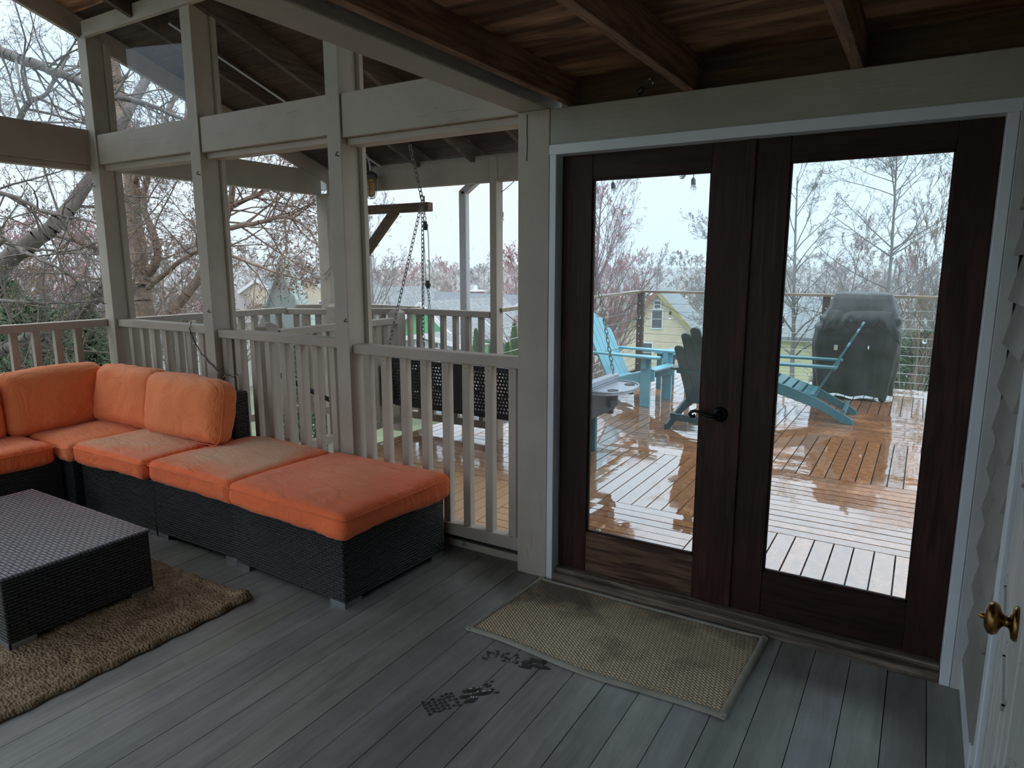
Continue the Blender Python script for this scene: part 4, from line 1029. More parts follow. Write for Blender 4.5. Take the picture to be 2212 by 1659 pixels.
# refine levels
LV = []
for a, b in zip(lev[:-1], lev[1:]):
    for k in range(5):
        f = k/5; LV.append(tuple(a[i]*(1-f)+b[i]*f for i in range(4)))
LV.append(lev[-1])
for li, (z, hx, hy, fold) in enumerate(LV):
    for k in range(ns):
        g = 2*math.pi*k/ns; c_, s_ = math.cos(g), math.sin(g)
        e_ = 5.0; rr_ = (abs(c_)**e_ + abs(s_)**e_)**(-1/e_)
        x, y = hx*rr_*c_, hy*rr_*s_
        # side shelves end at about .9 m: the corners droop in loose swags
        drape = math.sin(g*11 + 2.0*math.sin(g*2)) * fold * max(0, 1 - z/1.25) * 1.1
        n1 = mn.noise(Vector((x*4, y*4 + 5, z*1.1))) * .036 + mn.noise(Vector((x*6 + z*2, y*6, z*4))) * .018
        if .84 < z < 1.0: n1 += .020*math.sin(x*24 + z*30)
        q = 1 + (drape + n1)/max(hx, .2)
        zz = z + (.012*math.sin(g*9) + .012*mn.noise(Vector((g*3, 1, 0))) if li == 0 else mn.noise(Vector((x*3, y*3, z*3)))*.010)
        vs.append((x*q - .02*z*0 + .05*max(0, z-.9), y*q, zz))
nl = len(LV)
for i in range(nl-1):
    for k in range(ns): fs.append((i*ns+k, i*ns+(k+1) % ns, (i+1)*ns+(k+1) % ns, (i+1)*ns+k))
fs.append(tuple((nl-1)*ns+k for k in range(ns)))
o = MB().add(vs, fs, 0, True).build('vinyl_cover', M['cover'], t)
# loose flap hanging over the front from the lid
fv = []; ff = []; nf = 40
for j in range(9):
    for i in range(nf+1):
        u = i/nf*2-1; v_ = j/8
        droop = .11 + .09*abs(u)**3 + .025*math.sin(u*9) + .05*abs(u)**6
        x = u*(.33 + .10*v_); z = 1.08 - v_*(.02 + droop*1.4); y = -.285 - .062*v_ - .018*math.sin(u*17 + v_*3)*v_ - .03*math.sin(v_*math.pi)
        fv.append((x + .02, y, z))
for j in range(8):
    for i in range(nf): a = j*(nf+1)+i; ff.append((a, a+1, a+nf+2, a+nf+1))
o = MB().add(fv, ff, 0, True).build('cover_flap', M['cover'], t); s = o.modifiers.new('solid', 'SOLIDIFY'); s.thickness = .004
for (x, y) in ((-.33, -.20), (.33, -.20), (-.33, .2), (.33, .2)):
    MB().lathe([(0, -.014), (.033, -.014), (.038, -.008), (.038, .008), (.033, .014), (0, .014)], 18, Mat((x, y, .038), R(90))).box((x-.012, y-.02, .03), (x+.012, y+.02, .10)).build('caster', M['black'], t)
MB().box((-.30, -.16, .07), (.30, .16, .9)).build('grill_cabinet', M['black'], t)
# the pale stickers and bits on the cover front
MB().box((-.225, -.312, .60), (-.185, -.300, .66)).build('pale_leaf', M['matedge'], t); MB().box((.13, -.318, .63), (.145, -.300, .665)).build('white_tag', M['downpipe'], t)

# ---------------------------------------------------------------- ground, houses
def gz(x, y):
    r = math.hypot(x, y); return -4.6 - .085*max(0, min(r, 60) - 8) - .012*max(0, r - 60)
M['lawn'], n, p = newmat('spring_lawn')
v = coords(n, rnd=False); f = noise(n, v, .5, 8, .65); g = noise(n, v, .05, 4)
c = ramp(n, f, [(0.3, (.10, .10, .06)), (0.5, (.11, .14, .06)), (0.72, (.19, .18, .13))])
c = mixc(n, ramp(n, g, [(0.45, 0.), (0.6, .8)]), c, (.20, .19, .18))
n.links.new(c, p.inputs['Base Color']); p.inputs['Roughness'].default_value = .9
gv = []; gf = []; G = [-400, -250, -150, -90, -60, -40, -28, -18, -12, -7, -3, 1, 5, 10, 16, 24, 34, 46, 60, 80, 110, 160, 240, 380]
for yy in G:
    for xx in G: gv.append((xx, yy, gz(xx, yy)))
k_ = len(G)
for j in range(k_-1):
    for i in range(k_-1): gf.append((j*k_+i, j*k_+i+1, (j+1)*k_+i+1, (j+1)*k_+i))
structure(MB().add(gv, gf, 0, True).build('ground', M['lawn'], origin=(0, 0, 0)))

def siding(name, c, row=.13):
    m, n, p = newmat(name); v = coords(n, rnd=False); s = N(n, 'ShaderNodeSeparateXYZ'); n.links.new(v, s.inputs[0])
    mo = N(n, 'ShaderNodeMath', operation='MODULO'); ab = N(n, 'ShaderNodeMath', operation='ADD'); ab.inputs[1].default_value = 50
    n.links.new(s.outputs['Z'], ab.inputs[0]); n.links.new(ab.outputs[0], mo.inputs[0]); mo.inputs[1].default_value = row
    f = ramp(n, mo.outputs[0], [(0.0, 0.45), (row*.18, 1.0)])
    f2 = noise(n, v, 1.5, 4)
    n.links.new(mixc(n, 1.0, f, ramp(n, f2, [(0.3, shade(c, .9)), (0.7, shade(c, 1.08))]), 'MULTIPLY'), p.inputs['Base Color'])
    p.inputs['Roughness'].default_value = .6; return m
def shingle(name, c):
    m, n, p = newmat(name); b = N(n, 'ShaderNodeTexBrick'); b.inputs['Scale'].default_value = 1
    b.inputs['Brick Width'].default_value = .6; b.inputs['Row Height'].default_value = .28; b.inputs['Mortar Size'].default_value = .02
    b.inputs['Color1'].default_value = shade(c, .85) + (1,); b.inputs['Color2'].default_value = shade(c, 1.12) + (1,); b.inputs['Mortar'].default_value = shade(c, .5) + (1,)
    t = N(n, 'ShaderNodeTexCoord'); n.links.new(t.outputs['UV'], b.inputs['Vector']); n.links.new(t.outputs['Object'], b.inputs['Vector'])
    n.links.new(b.outputs['Color'], p.inputs['Base Color']); p.inputs['Roughness'].default_value = .75; return m
M['s_yellow'] = siding('yellow_clapboard', (.74, .61, .42)); M['s_cream'] = siding('cream_clapboard', (.66, .53, .36))
M['s_blue'] = siding('blue_grey_clapboard', (.34, .40, .46)); M['s_green'] = plain('green_sheathing_wrap', (.10, .46, .18), .5, .08, .5, bmp=0)
M['s_white'] = siding('pale_clapboard', (.62, .62, .58)); M['s_lightyellow'] = siding('lemon_clapboard', (.70, .67, .40))
M['r_grey'] = shingle('grey_shingles', (.22, .245, .255)); M['r_slate'] = shingle('slate_shingles', (.135, .155, .18)); M['r_green'] = shingle('pale_green_shingles', (.29, .36, .33))
M['r_brown'] = shingle('brown_shingles', (.20, .17, .16))
M['brick'] = plain('red_brick', (.34, .11, .07), .8, .25, 4, bmp=0)
M['trimw'] = plain('house_trim', (.72, .74, .75), .5, .05, 2, bmp=0); M['trimbr'] = plain('red_brown_bargeboard', (.26, .10, .06), .5, .2, 2, bmp=0)
M['trimol'] = plain('olive_bargeboard', (.36, .30, .10), .5, .2, 2, bmp=0)
M['dkglass'] = plain('dark_window_glass', (.05, .06, .07), .1, .1, 2, bmp=0)
def window(t, x, y, z, w_, h_, mt=None, rows=2, cols=1, name='window'):
    """window on the local -y face"""
    f = MB().box((x-w_/2-.09, y-.07, z-.09), (x+w_/2+.09, y+.02, z+h_+.09)).build(name, mt or M['trimw'], t)
    MB().box((x-w_/2, y-.085, z), (x+w_/2, y-.06, z+h_)).build('pane', M['dkglass'], f)
    mb = MB()
    for i in range(1, rows): mb.box((x-w_/2, y-.10, z+h_*i/rows-.02), (x+w_/2, y-.08, z+h_*i/rows+.02))
    for i in range(1, cols): mb.box((x-w_/2+w_*i/cols-.02, y-.10, z), (x-w_/2+w_*i/cols+.02, y-.08, z+h_))
    if rows*cols > 1: mb.build('muntin', mt or M['trimw'], f)
def house(lab, apex, rz, half, depth, pitch, wall, roof, barge=None, over=.35, under=7., chimney=None, windows=(), y0=0, barge2=None):
    """gable front on the local -y side; apex is the front roof peak in the world"""
    apex = Vector(apex); g = gz(apex.x, apex.y) - .3
    t = empty('house', (apex.x, apex.y, g), rz, lab, 'house')
    H = apex.z - g; dr = half*math.tan(pitch); he = H - dr
    y1 = y0 + depth
    vs = [(-half, y0, 0), (half, y0, 0), (half, y0, he), (0, y0, H-.06), (-half, y0, he), (-half, y1, 0), (half, y1, 0), (half, y1, he), (0, y1, H-.06), (-half, y1, he)]
    MB().add(vs, [(0,1,2,3,4), (9,8,7,6,5), (1,6,7,2), (0,4,9,5), (0,5,6,1)]).build('wall', wall, t)
    ev = over; k = 1 + ev/half
    for s_ in (-1, 1):
        a = [(0, y0-.3, H), (s_*half*k, y0-.3, H-dr*k), (s_*half*k, y1+.3, H-dr*k), (0, y1+.3, H)]
        b = [(x, y, z+.14) for x, y, z in a]
        MB().add(a + b, [(0,1,2,3), (7,6,5,4), (0,4,5,1), (1,5,6,2), (2,6,7,3), (3,7,4,0)]).build('roof', roof, t)
        MB().beam((0, y0-.33, H-.02), (s_*half*k, y0-.33, H-dr*k-.02), .06, .26).build('bargeboard', (barge2 if s_ > 0 and barge2 else barge) or M['trimw'], t)
    for (cx_, cy_, cw, ch) in (chimney or []):
        c_ = MB().box((cx_-cw/2, cy_-cw/2, H-dr*abs(cx_)/half-.4), (cx_+cw/2, cy_+cw/2, H + ch)).build('chimney', M['brick'], t)
        MB().box((cx_-cw*.65, cy_-cw*.65, H+ch), (cx_+cw*.65, cy_+cw*.65, H+ch+.12)).box((cx_-.12, cy_-.12, H+ch+.1), (cx_+.12, cy_+.12, H+ch+.55)).build('chimney_cap', M['trimw'], c_)
    for (x, dz, w_, h_, *rest) in windows:
        r_, c_ = (rest + [2, 1])[:2] if rest else (2, 1)
        window(t, x, y0, H - dz, w_, h_, None, r_, c_)
    return t, H
house('yellow clapboard house with a steep gable, behind the corner of the cable railing', at(1421, 630, 44), R(11), 2.75, 7.5, R(47), M['s_yellow'], M['r_grey'], M['trimbr'], .25, 7,
      [(-1.1, 5.2, .8, -.45)], [(.02, 2.35, .62, 1.15), (-1.45, 1.9, .40, .25, 1, 1), (.02, 1.05, .36, .42, 2, 1), (-.6, 4.6, .7, 1.2)], barge2=M['trimol'])
t, H = house('lemon yellow house with a long narrow window under a grey roof, left of the grill', at(1800, 645, 27), R(90), 2.6, 2.75, R(27), M['s_lightyellow'], M['r_grey'], None, .3, 7)
f = MB().box((-2.70, 1.55, H-1.95), (-2.58, 2.60, H-1.55)).build('window', M['trimw'], t); MB().box((-2.72, 1.63, H-1.87), (-2.68, 2.52, H-1.63)).build('pane', M['dkglass'], f)
house('cream house with a broad roof and red chimney, behind the outer corner post', at(668, 592, 62), R(6), 3.7, 8, R(35), M['s_cream'], M['r_slate'], None, .4, 7, [(-.4, 3.0, .7, .8)],
      [(1.5, 3.5, .9, 1.0), (-1.6, 3.6, .9, 1.0)])
house('cream house with a low slate roof, behind the outer railing corner', at(556, 604, 62), R(22), 4.8, 9, R(33), M['s_cream'], M['r_slate'], None, .4, 7, [(.6, 5.0, .7, .7)],
      [(-1.9, 3.3, .8, .9), (1.2, 3.4, .8, .9)])
t, H = house('house with a very steep pale green shingled front roof, seen through branches', at(609, 566, 54), R(0), 4.0, .6, R(60), M['r_green'], M['r_green'], M['r_green'], .15, 7, None, ())
MB().box((-.08, -.35, H-3.1), (.08, -.30, H-2.6)).build('roof_vent', M['black'], t)
house('grey house whose steep roof shows right of the middle post', at(788, 624, 58), R(-25), 1.7, 6, R(48), M['s_white'], M['r_grey'], None, .3, 7)
t, H = house('long pale grey roof with a small white cupola, behind the hanging chains', at(900, 643, 75), R(90), 3.2, 13, R(30), M['s_white'], M['r_grey'], None, .3, 7, [(.4, 6.5, 1.0, .1)], y0=-6)
MB().box((-.4, -2.6, H-.2), (.4, -1.8, H+.7)).build('cupola', M['trimw'], t)
MB().add([(-.5, -2.7, H+.7), (.5, -2.7, H+.7), (.5, -1.7, H+.7), (-.5, -1.7, H+.7), (0, -2.2, H+1.2)], [(0,1,4), (1,2,4), (2,3,4), (3,0,4), (3,2,1,0)]).build('cupola_roof', M['r_grey'], t)
house('house gable covered in bright green sheathing, below the swing chains', at(915, 655, 40), R(-8), 3.0, 7, R(34), M['s_green'], M['r_grey'], None, .3, 7, None, ())
t, H = house('grey clapboard wing with white french windows under the green gable', at(925, 724, 38), R(-8), 3.3, 1.0, R(8), M['s_blue'], M['r_grey'], None, .2, 7, None,
      [(-.55, 1.75, .75, 1.35, 5, 3), (.45, 1.75, .75, 1.35, 5, 3)])
house('long blue-grey roof with a brick chimney, behind the downpipe', at(1095, 640, 56), R(78), 4.6, 13, R(26), M['s_blue'], M['r_slate'], None, .3, 7, [(.8, 4.6, 1.0, .25)], y0=-2)
house('small blue-grey gabled house left of the slim outer post', at(1046, 688, 42), R(-5), 2.1, 6, R(34), M['s_blue'], M['r_slate'], None, .25, 7, None, [(.2, 2.2, .7, 1.0)])
house('pale house showing low through the branches at the side railing', at(95, 640, 40), R(30), 4.2, 8, R(35), M['s_white'], M['r_grey'], None, .4, 7, None, [(-1.2, 2.6, .8, 1.0), (1.2, 2.6, .8, 1.0)])
house('brown roofed house low behind the near tree trunk', at(330, 625, 55), R(10), 4.4, 8, R(33), M['s_white'], M['r_brown'], None, .4, 7, None, [(0, 2.6, .8, 1.0)])

# ---------------------------------------------------------------- bare trees
def barkmat(name, c, var=.3):
    m, n, p = newmat(name); v = coords(n, (1, 1, .3)); f = noise(n, v, 4, 4)
    n.links.new(ramp(n, f, [(0.3, shade(c, 1-var)), (0.7, shade(c, 1+var))]), p.inputs['Base Color']); p.inputs['Roughness'].default_value = .85; p.inputs['Specular IOR Level'].default_value = .25
    return m
BK = {'grey': barkmat('grey_bark', (.19, .18, .165)), 'brown': barkmat('brown_bark', (.22, .155, .12)), 'red': barkmat('reddish_twigs', (.25, .15, .14)),
      'dark': barkmat('dark_wet_bark', (.15, .13, .115)), 'tan': barkmat('tan_twigs', (.24, .18, .115)), 'lichen': barkmat('lichened_bark', (.17, .17, .14))}
BD = {'red': plain('red_buds', (.34, .055, .06), .7, .2, 5, bmp=0), 'brown': plain('brown_buds', (.20, .12, .09), .7, .2, 5, bmp=0), 'lime': plain('yellow_green_buds', (.33, .30, .10), .7, .2, 5, bmp=0),
      'pink': plain('pink_buds', (.38, .16, .16), .7, .2, 5, bmp=0), 'grey': plain('grey_buds', (.16, .14, .12), .7, .2, 5, bmp=0)}
def unit(a): return a / np.maximum(np.linalg.norm(a, axis=-1, keepdims=True), 1e-9)
class Tree:
    def __init__(s, seed): s.r = np.random.RandomState(seed); s.seg = []
    def put(s, p0, p1, r0, r1, sides, mi=0):
        s.seg.append((np.asarray(p0, float), np.asarray(p1, float), np.asarray(r0, float), np.asarray(r1, float), sides, mi))
    def limb(s, pts, r0, r1, sides=8, sub=4):
        """a hand-placed limb, smoothed; returns its points and directions for children"""
        P = np.array([tuple(q) for q in pts], float); n = len(P); T = []
        for i in range(n-1):
            a = P[max(i-1, 0)]; b = P[i]; c = P[i+1]; d = P[min(i+2, n-1)]
            for k in range(sub):
                t = k/sub; T.append(.5*((2*b) + (-a+c)*t + (2*a-5*b+4*c-d)*t*t + (-a+3*b-3*c+d)*t**3))
        T.append(P[-1]); T = np.array(T); T[1:-1] += s.r.normal(0, min(r0, .03)*.22, T[1:-1].shape)
        R_ = np.linspace(r0, r1, len(T)); s.put(T[:-1], T[1:], R_[:-1], R_[1:], sides)
        return T, R_
    def children(s, T, R_, k, ang, L, rr, t0=.1, flat=None, lenpow=.5):
        """k new branch starts along the polyline T"""
        u = s.r.uniform(t0, 1, k)*(len(T)-1.001); i = u.astype(int); f = (u-i)[:, None]
        pos = T[i]*(1-f) + T[i+1]*f; d = unit(T[i+1]-T[i])
        return s.kick(pos, d, ang, k), L*s.r.uniform(.55, 1.15, k)*(1 - lenpow*u/(len(T)-1)), np.interp(u, range(len(T)), R_)*rr, pos
    def kick(s, pos, d, ang, k):
        a = s.r.normal(0, 1, d.shape); a = unit(a - d*np.sum(a*d, 1, keepdims=True)); g = np.radians(ang)*s.r.uniform(.6, 1.3, (len(d), 1))
        return unit(d*np.cos(g) + a*np.sin(g))
    def grow(s, pos, d, L, r, specs):
        """specs: per level (segments, jitter, lift, children, angle, length ratio, radius ratio, sides)"""
        for li, (ns, jit, lift, kids, ang, lr, rr, sides) in enumerate(specs):
            n = len(pos); P = [pos]; D = [d]; rad = [r]
            for q in range(ns):
                d = unit(d + s.r.normal(0, jit, d.shape) + np.array([0, 0, lift]))
                pos = pos + d*(L/ns)[:, None]; P.append(pos); D.append(d); rad.append(r*(1 - .75*(q+1)/ns))
            P = np.array(P); D = np.array(D); rad = np.array(rad)
            for q in range(ns): s.put(P[q], P[q+1], rad[q], rad[q+1], sides)
            s.tips = (P[-1], D[-1])
            if not kids: break
            idx = np.repeat(np.arange(n), kids); u = s.r.uniform(.22 if li else .3, 1, n*kids)*(ns-.001); i = u.astype(int); f = (u-i)[:, None]
            pos = P[i, idx]*(1-f) + P[i+1, idx]*f; dd = D[i+1, idx]
            rr_ = rad[i, idx]*rr; L = np.repeat(L, kids)*lr*s.r.uniform(.6, 1.2, n*kids)*(1-.45*u/ns)
            d = s.kick(pos, dd, ang, len(pos)); r = np.maximum(rr_, s.rmin)
        return s
    rmin = .003
    def buds(s, size, frac=1., jitter=0.):
        P, D = s.tips; m = s.r.rand(len(P)) < frac; P = P[m] + s.r.normal(0, jitter, P[m].shape); D = D[m]
        k = s.r.uniform(.6, 1.4, len(P))*size; s.put(P - D*(k*.9)[:, None], P + D*(k*1.4)[:, None], k*.55, k*.25, 4, 1)
    def mesh(s, name, mats, origin):
        V = []; F = []; MI = []; nb = 0; o_ = np.array(origin, float)
        for p0, p1, r0, r1, sides, mi in s.seg:
            d = unit(p1-p0); a = np.where(np.abs(d[:, 2:3]) < .9, [[0, 0, 1.]], [[1., 0, 0]]); u = unit(np.cross(d, a)); v = np.cross(d, u)
            g = 2*np.pi*np.arange(sides)/sides; ring = u[:, None, :]*np.cos(g)[None, :, None] + v[:, None, :]*np.sin(g)[None, :, None]
            A = p0[:, None, :] + ring*r0[:, None, None]; B = p1[:, None, :] + ring*r1[:, None, None]
            vv = np.concatenate([A, B], 1).reshape(-1, 3) - o_; V.append(vv); n = len(p0)
            k = np.arange(sides); q = np.stack([k, (k+1) % sides, sides + (k+1) % sides, sides + k], 1)
            F.append((q[None] + (np.arange(n)*2*sides)[:, None, None] + nb).reshape(-1, 4)); MI.append(np.full(n*sides, mi)); nb += len(vv)
        V = np.concatenate(V); F = np.concatenate(F); MI = np.concatenate(MI)
        me = bpy.data.meshes.new(name); me.vertices.add(len(V)); me.vertices.foreach_set('co', V.ravel().astype(np.float32))
        me.loops.add(F.size); me.loops.foreach_set('vertex_index', F.ravel().astype(np.int32))
        me.polygons.add(len(F)); me.polygons.foreach_set('loop_start', (np.arange(len(F))*4).astype(np.int32)); me.polygons.foreach_set('material_index', MI.astype(np.int32))
        me.polygons.foreach_set('use_smooth', np.ones(len(F), bool))
        for mt in mats: me.materials.append(mt)
        me.update(calc_edges=True); return me
def plant(me, loc, lab, group=None, scale=1., rz=0., name='bare_tree'):
    o = bpy.data.objects.new(name, me); col.objects.link(o); o.location = loc; o.scale = (scale,)*3; o.rotation_euler = (0, 0, rz)
    return tag(o, lab, 'tree', group)
def std_tree(seed, H, spread=38, twig=.006, kids=(9, 6, 5, 4), lift=.06, trunk=None, trunk_r=None, droop=0., bark='grey', bud='grey', budsize=.02, budfrac=.6, first=.28, t_jit=.25, rmin=.004, limbL=.48):
    t = Tree(seed); t.rmin = rmin; r0 = trunk_r or H*.016
    pts = trunk or [(0, 0, -.3), (.02*H*t.r.uniform(-1, 1), 0, H*.3), (.03*H*t.r.uniform(-1, 1), .02*H*t.r.uniform(-1, 1), H*.62), (.02*H*t.r.uniform(-1, 1), 0, H)]
    T, R_ = t.limb(pts, r0, r0*.12, 7)
    d, L, r, pos = t.children(T, R_, kids[0]*3, spread+8, H*limbL, .55, first)
    t.grow(pos, d, L, r, [(5, .10, lift, kids[1], spread, .55, .55, 5), (4, .13, lift*.8-droop, kids[2], spread, .55, .6, 4), (3, .16, lift*.6-droop, kids[3], spread*.9, .55, .7, 3), (3, .18, lift*.5-droop, 0, 0, 0, 0, 3)])
    if budsize: t.buds(budsize, budfrac)
    return t.mesh('tree_mesh_%d' % seed, [BK[bark], BD[bud]], (0, 0, 0))
def base_at(px, dist):
    q = at(px, 600, dist); return Vector((q.x, q.y, gz(q.x, q.y)))
def top_h(px, py, dist, b): return at(px, py, dist).z - b.z

def spec_tree(px, top, dist, lab, **k):
    b = base_at(px, dist); H = top_h(px, top, dist, b); return plant(std_tree(k.pop('seed'), H, **k), b, lab)
spec_tree(805, 488, 44, 'bare grey tree with upswept limbs, behind the hanging chains', seed=21, kids=(6, 6, 5, 4), bark='grey', rmin=.010, budsize=.03, spread=34, lift=.10)
spec_tree(1288, 430, 30, 'reddish budding tree in the left door glass', seed=22, kids=(15, 8, 6, 5), bark='red', bud='red', budsize=.022, spread=30, lift=.15, rmin=.006, budfrac=.7, first=.12, limbL=.55)
spec_tree(1566, 530, 40, 'bare tree half hidden by the left door frame, above the yellow house roof', seed=23, kids=(8, 6, 6, 4), bark='grey', rmin=.009, budsize=.03, spread=36, lift=.07)
spec_tree(1907, 330, 22, 'tall bare tree with one straight trunk, right above the grill', seed=34, kids=(17, 7, 6, 4), bark='grey', rmin=.005, budsize=.012, budfrac=.9, spread=50, lift=.07, first=.32, trunk_r=.13, limbL=.36)
spec_tree(1716, 385, 21, 'bare tree with leaning limbs at the left edge of the right door glass', seed=25, kids=(9, 6, 5, 4), bark='grey', rmin=.005, budsize=.014, spread=34, lift=.05, trunk_r=.12, limbL=.34)
spec_tree(2100, 395, 25, 'bare tree cut by the right edge of the right door glass', seed=26, kids=(8, 6, 5, 4), bark='grey', rmin=.005, budsize=.014, spread=40, lift=.05)
spec_tree(1124, 590, 34, 'small bright red budding tree beside the thick square post', seed=27, kids=(8, 6, 5, 4), bark='red', bud='red', budsize=.022, spread=30, lift=.1, rmin=.008, budfrac=1)
spec_tree(1998, 560, 17, 'dense brush of upright twigs right of the grill', seed=28, kids=(10, 5, 5, 3), bark='brown', bud='brown', budsize=.015, spread=16, lift=.22, rmin=.006, first=.0, trunk_r=.05, limbL=.5)
spec_tree(1845, 560, 30, 'low bare tree behind the grill', seed=29, kids=(9, 6, 5, 4), bark='brown', bud='brown', budsize=.02, spread=36, rmin=.008)

# the two big trees close to the side of the porch, limbs as they cross the screens
def near_tree(seed, trunk, limbs, lab, d0, bark, bud, rmin, twk, twL, budsize, budfrac, spread=42, drp=.0):
    """limbs: (pixel polyline with depth, start radius, end radius, twigs per limb)"""
    t = Tree(seed); t.rmin = rmin; base = base_at(trunk[0][0], trunk[0][2])
    P = [base] + [at(*q) for q in trunk]; T, R_ = t.limb(P, *d0, 9); sets = [(T, R_, twk)]
    for pts, ra, rb, k in limbs:
        T, R_ = t.limb([at(*q) for q in pts], ra, rb, 7, 6); sets.append((T, R_, k))
    tp = []
    for T, R_, k in sets:
        d, L, r, pos = t.children(T, R_, k, spread+15, twL, .5, .08, lenpow=.3); r = np.minimum(r, .017)
        t.grow(pos, d, L, r, [(5, .12, .02-drp, 6, spread, .58, .55, 4), (4, .14, .0-drp, 5, spread, .60, .6, 3), (3, .16, -.01-drp, 4, spread, .55, .7, 3), (3, .22, .0, 0, 0, 0, 0, 3)])
        tp.append(t.tips)
    t.tips = (np.concatenate([a for a, b in tp]), np.concatenate([b for a, b in tp])); t.buds(budsize, budfrac)
    o = bpy.data.objects.new('bare_tree', t.mesh('near_tree_%d' % seed, [BK[bark], BD[bud]], base)); col.objects.link(o); o.location = base
    return tag(o, lab, 'tree')
near_tree(31, [(318, 720, 12), (305, 600, 12), (290, 480, 12), (283, 380, 12), (262, 240, 12.2), (230, 60, 12.5), (200, -150, 13)],
    [([(306, 610, 12), (340, 560, 11.8), (330, 500, 11.8), (310, 440, 12), (330, 350, 12), (380, 200, 12.3)], .085, .035, 14),
     ([(300, 640, 12), (380, 572, 11.5), (440, 542, 11), (520, 560, 10.8), (600, 590, 10.5), (680, 612, 10.3)], .05, .008, 12),
     ([(350, 700, 12), (430, 600, 12), (478, 500, 12), (505, 400, 12), (520, 250, 12)], .095, .04, 18),
     ([(492, 450, 12), (545, 425, 12), (590, 405, 12), (650, 400, 11.5), (690, 380, 11.5)], .05, .012, 20),
     ([(480, 495, 12), (560, 480, 12), (620, 470, 12), (670, 500, 11.7), (700, 560, 11.5)], .05, .01, 20),
     ([(300, 640, 12), (240, 560, 11), (160, 520, 10.5), (60, 500, 10)], .07, .015, 16),
     ([(285, 400, 12), (340, 320, 11.5), (400, 260, 11.2), (430, 170, 11)], .06, .015, 14)],
    'big bare tree with a rough brown trunk, seen between the corner post and fairy-light post', (.17, .09), 'brown', 'brown', .0030, 12, 1.7, .014, .6, 42, .01)
near_tree(32, [(-150, 760, 8.5), (-60, 630, 8.5), (60, 530, 8.5), (127, 477, 8.6), (200, 380, 9), (300, 200, 9.5), (380, 60, 10)],
    [([(-60, 630, 8.5), (-120, 400, 8.5), (-150, 150, 8.5), (-160, -100, 8.5)], .14, .08, 14),
     ([(-140, 40, 8.5), (0, 112, 8), (80, 140, 8), (150, 168, 8), (225, 205, 8), (310, 222, 8.2), (400, 262, 8.4)], .075, .02, 26),
     ([(-150, 150, 8.5), (0, 300, 8.2), (60, 225, 8), (100, 200, 8), (150, 120, 8.2)], .05, .015, 18),
     ([(-60, 610, 8.5), (5, 520, 7.5), (50, 545, 7.2), (100, 565, 7), (170, 610, 7), (230, 660, 7.2)], .03, .006, 14),
     ([(-40, 500, 8), (40, 534, 7.5), (100, 540, 7.2), (150, 543, 7), (205, 525, 7)], .022, .006, 12),
     ([(-60, 400, 8.2), (40, 430, 7.8), (100, 460, 7.6), (200, 480, 7.4), (280, 520, 7.4)], .03, .006, 16),
     ([(-60, 640, 8.4), (0, 648, 7.5), (90, 655, 7.2), (190, 650, 7), (260, 640, 7)], .025, .006, 12),
     ([(-150, 820, 8.5), (20, 752, 8), (85, 718, 7.8), (150, 692, 7.6), (205, 645, 7.6), (236, 600, 7.8)], .085, .05, 10)],
    'near bare tree with arching dark limbs across the side wall opening', (.15, .05), 'dark', 'lime', .0021, 10, 1.45, .007, .18, 44, .02)

# middle distance: more bare trees behind the near ones
kinds = []
for i, (bark, bud, sp_, lf, bs) in enumerate((('brown', 'brown', 36, .06, .05), ('red', 'pink', 30, .12, .07), ('tan', 'brown', 34, .10, .06), ('grey', 'grey', 40, .05, .05))):
    kinds.append(std_tree(50+i, 11, kids=(6, 6, 5, 4), bark=bark, bud=bud, spread=sp_, lift=lf, rmin=.016, budsize=bs, budfrac=.7))
LB = ['brown bare tree standing among the houses far off', 'pinkish budding tree standing among the houses far off', 'tan twiggy tree standing among the houses far off', 'grey bare tree standing among the houses far off']
rnd = random.Random(12)
def scatter(n_, pxr, dr, top, tj, grp):
    for i in range(n_):
        px = pxr[0] + (pxr[1]-pxr[0])*(i + rnd.uniform(.1, .9))/n_; dist = rnd.uniform(*dr); b = base_at(px, dist)
        ty = top + rnd.uniform(-tj, tj); H = max(4, top_h(px, ty, dist, b)); k = rnd.choices(range(4), (4, 3, 3, 3))[0]
        plant(kinds[k], b, LB[k] if grp == 0 else LB[k].replace('among the houses far off', 'in the hazy belt on the skyline'),
              ('%s trees among the far houses' if grp == 0 else '%s trees of the skyline belt') % ('brown', 'pink', 'tan', 'grey')[k], H/11, rnd.uniform(0, 6.28))
scatter(14, (-60, 500), (30, 50), 555, 40, 0); scatter(7, (490, 730), (75, 95), 570, 12, 0)
scatter(14, (740, 1160), (70, 100), 590, 14, 0)
scatter(16, (1240, 2120), (55, 90), 585, 16, 0)
scatter(60, (-80, 2260), (120, 190), 588, 9, 1)

# skyline hill, wooded
hv = []; hf = []; nh = 220
for i in range(nh+1):
    px = -700 + 3600*i/nh; c0 = at(px, 600, 300); zt = 1.6 - 300/1459*(8 + 9*mn.noise(Vector((px*.004, 0, 0))) + 2.5*mn.noise(Vector((px*.09, 3, 0))))
    back = at(px, 600, 420)
    hv += [(c0.x, c0.y, gz(c0.x, c0.y) - 3), (c0.x*1.02, c0.y*1.02, zt - 1.5 + .5*mn.noise(Vector((px*.2, 9, 0)))), (c0.x*1.1, c0.y*1.1, zt), (back.x, back.y, zt - 6)]
for i in range(nh):
    for k in range(3): a = i*4+k; hf.append((a, a+4, a+5, a+1))
M['hill'] = plain('wooded_hillside', (.13, .105, .095), .9, .3, .15, bmp=0)
structure(MB().add(hv, hf, 0, True).build('hills', M['hill'], origin=(0, 0, 0)))

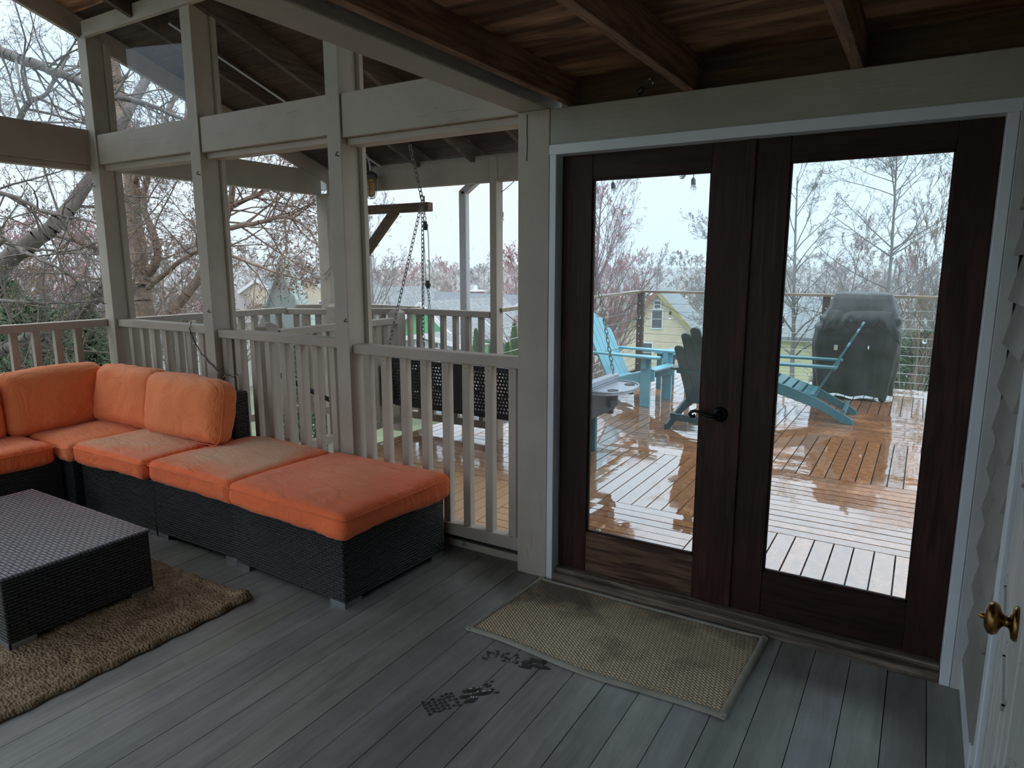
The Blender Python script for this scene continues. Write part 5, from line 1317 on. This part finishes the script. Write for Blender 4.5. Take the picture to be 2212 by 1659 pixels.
# evergreens
def leafy(name, loc, lab, sx_, sz_, n_, c, cone=False, size=.06, seed=0, cat='shrub', group=None):
    r = np.random.RandomState(seed); h = r.rand(n_)**.8; g = r.rand(n_)*6.283
    prof = (1-h)**.75 if cone else np.sqrt(np.clip(1-(2*h-1)**2, .05, 1)); rad = sx_*prof*(.55+.45*np.sqrt(r.rand(n_)))*(1+.18*np.sin(g*5+h*9))
    P = np.stack([rad*np.cos(g), rad*np.sin(g), h*sz_], 1); D = unit(np.stack([np.cos(g), np.sin(g), r.uniform(.2, 1.5, n_)], 1) + r.normal(0, .35, (n_, 3)))
    k = size*r.uniform(.6, 1.4, n_); t = Tree(seed); t.put(P - D*k[:, None]*.5, P + D*k[:, None]*.8, k*.30, k*.05, 3, 0)
    t.put(np.array([[0, 0, 0.]]), np.array([[0, 0, sz_*.8]]), np.array([.05]), np.array([.02]), 5, 1)
    o = bpy.data.objects.new(name, t.mesh(name, [c, BK['brown']], (0, 0, 0))); col.objects.link(o); o.location = loc
    return tag(o, lab, cat, group)
M['ever'] = plain('evergreen_needles', (.08, .125, .065), .7, .35, 3, bmp=0); M['ever2'] = plain('bright_arborvitae', (.09, .17, .05), .7, .3, 3, bmp=0)
for i, (px, top, dist, lb) in enumerate(((1028, 712, 34, 'slim green arborvitae left of the slim outer post, in the gap between balusters'), (1060, 745, 33, 'short green arborvitae touching the slim outer post'), (1111, 700, 31, 'tallest green arborvitae, beside the thick square post'), (1096, 742, 30, 'green arborvitae between the slim outer post and the tallest one'))):
    q = at(px, top, dist); leafy('arborvitae', (q.x, q.y, q.z - 2.6), lb, .30, 2.6, 4000, M['ever2'], True, .10, 70+i)
for i, (px, py, dist, s_, hgt, lb) in enumerate(((60, 745, 14, 1.1, 1.8, 'green evergreen bush low behind the side railing, nearest the picture edge'), (170, 735, 15, .9, 1.5, 'green evergreen bush low behind the side railing, nearest the corner post'), (1985, 775, 19, 1.2, 1.5, 'green bush below the deck, right of the grill'), (-10, 690, 17, 1.0, 2.4, 'taller evergreen behind the side railing'), (650, 760, 22, 1.2, 1.4, 'green bush low beyond the stair opening'))):
    q = at(px, py, dist); g = gz(q.x, q.y); leafy('evergreen_bush', (q.x, q.y, g), lb, s_, max(hgt, q.z - g + hgt*.5), 9000, M['ever'], False, .13, 80+i)

# ---------------------------------------------------------------- damp haze over the valley
def haze(dens):
    m = bpy.data.materials.new('damp_haze'); m.use_nodes = True; n = m.node_tree; n.nodes.clear()
    o = N(n, 'ShaderNodeOutputMaterial'); s = N(n, 'ShaderNodeVolumeScatter'); s.inputs['Density'].default_value = dens; s.inputs['Color'].default_value = (.84, .88, .93, 1); s.inputs['Anisotropy'].default_value = .3
    n.links.new(s.outputs[0], o.inputs['Volume'])
    mb = MB(); a = R(31.255); Mz = Matrix.Rotation(a, 4, 'Z')
    mb.box((-300, 15, -40), (300, 360, 45), 0, Mz); o_ = mb.build('haze', m); o_['kind'] = 'stuff'; return o_
HAZE = .0032
if HAZE: haze(HAZE)
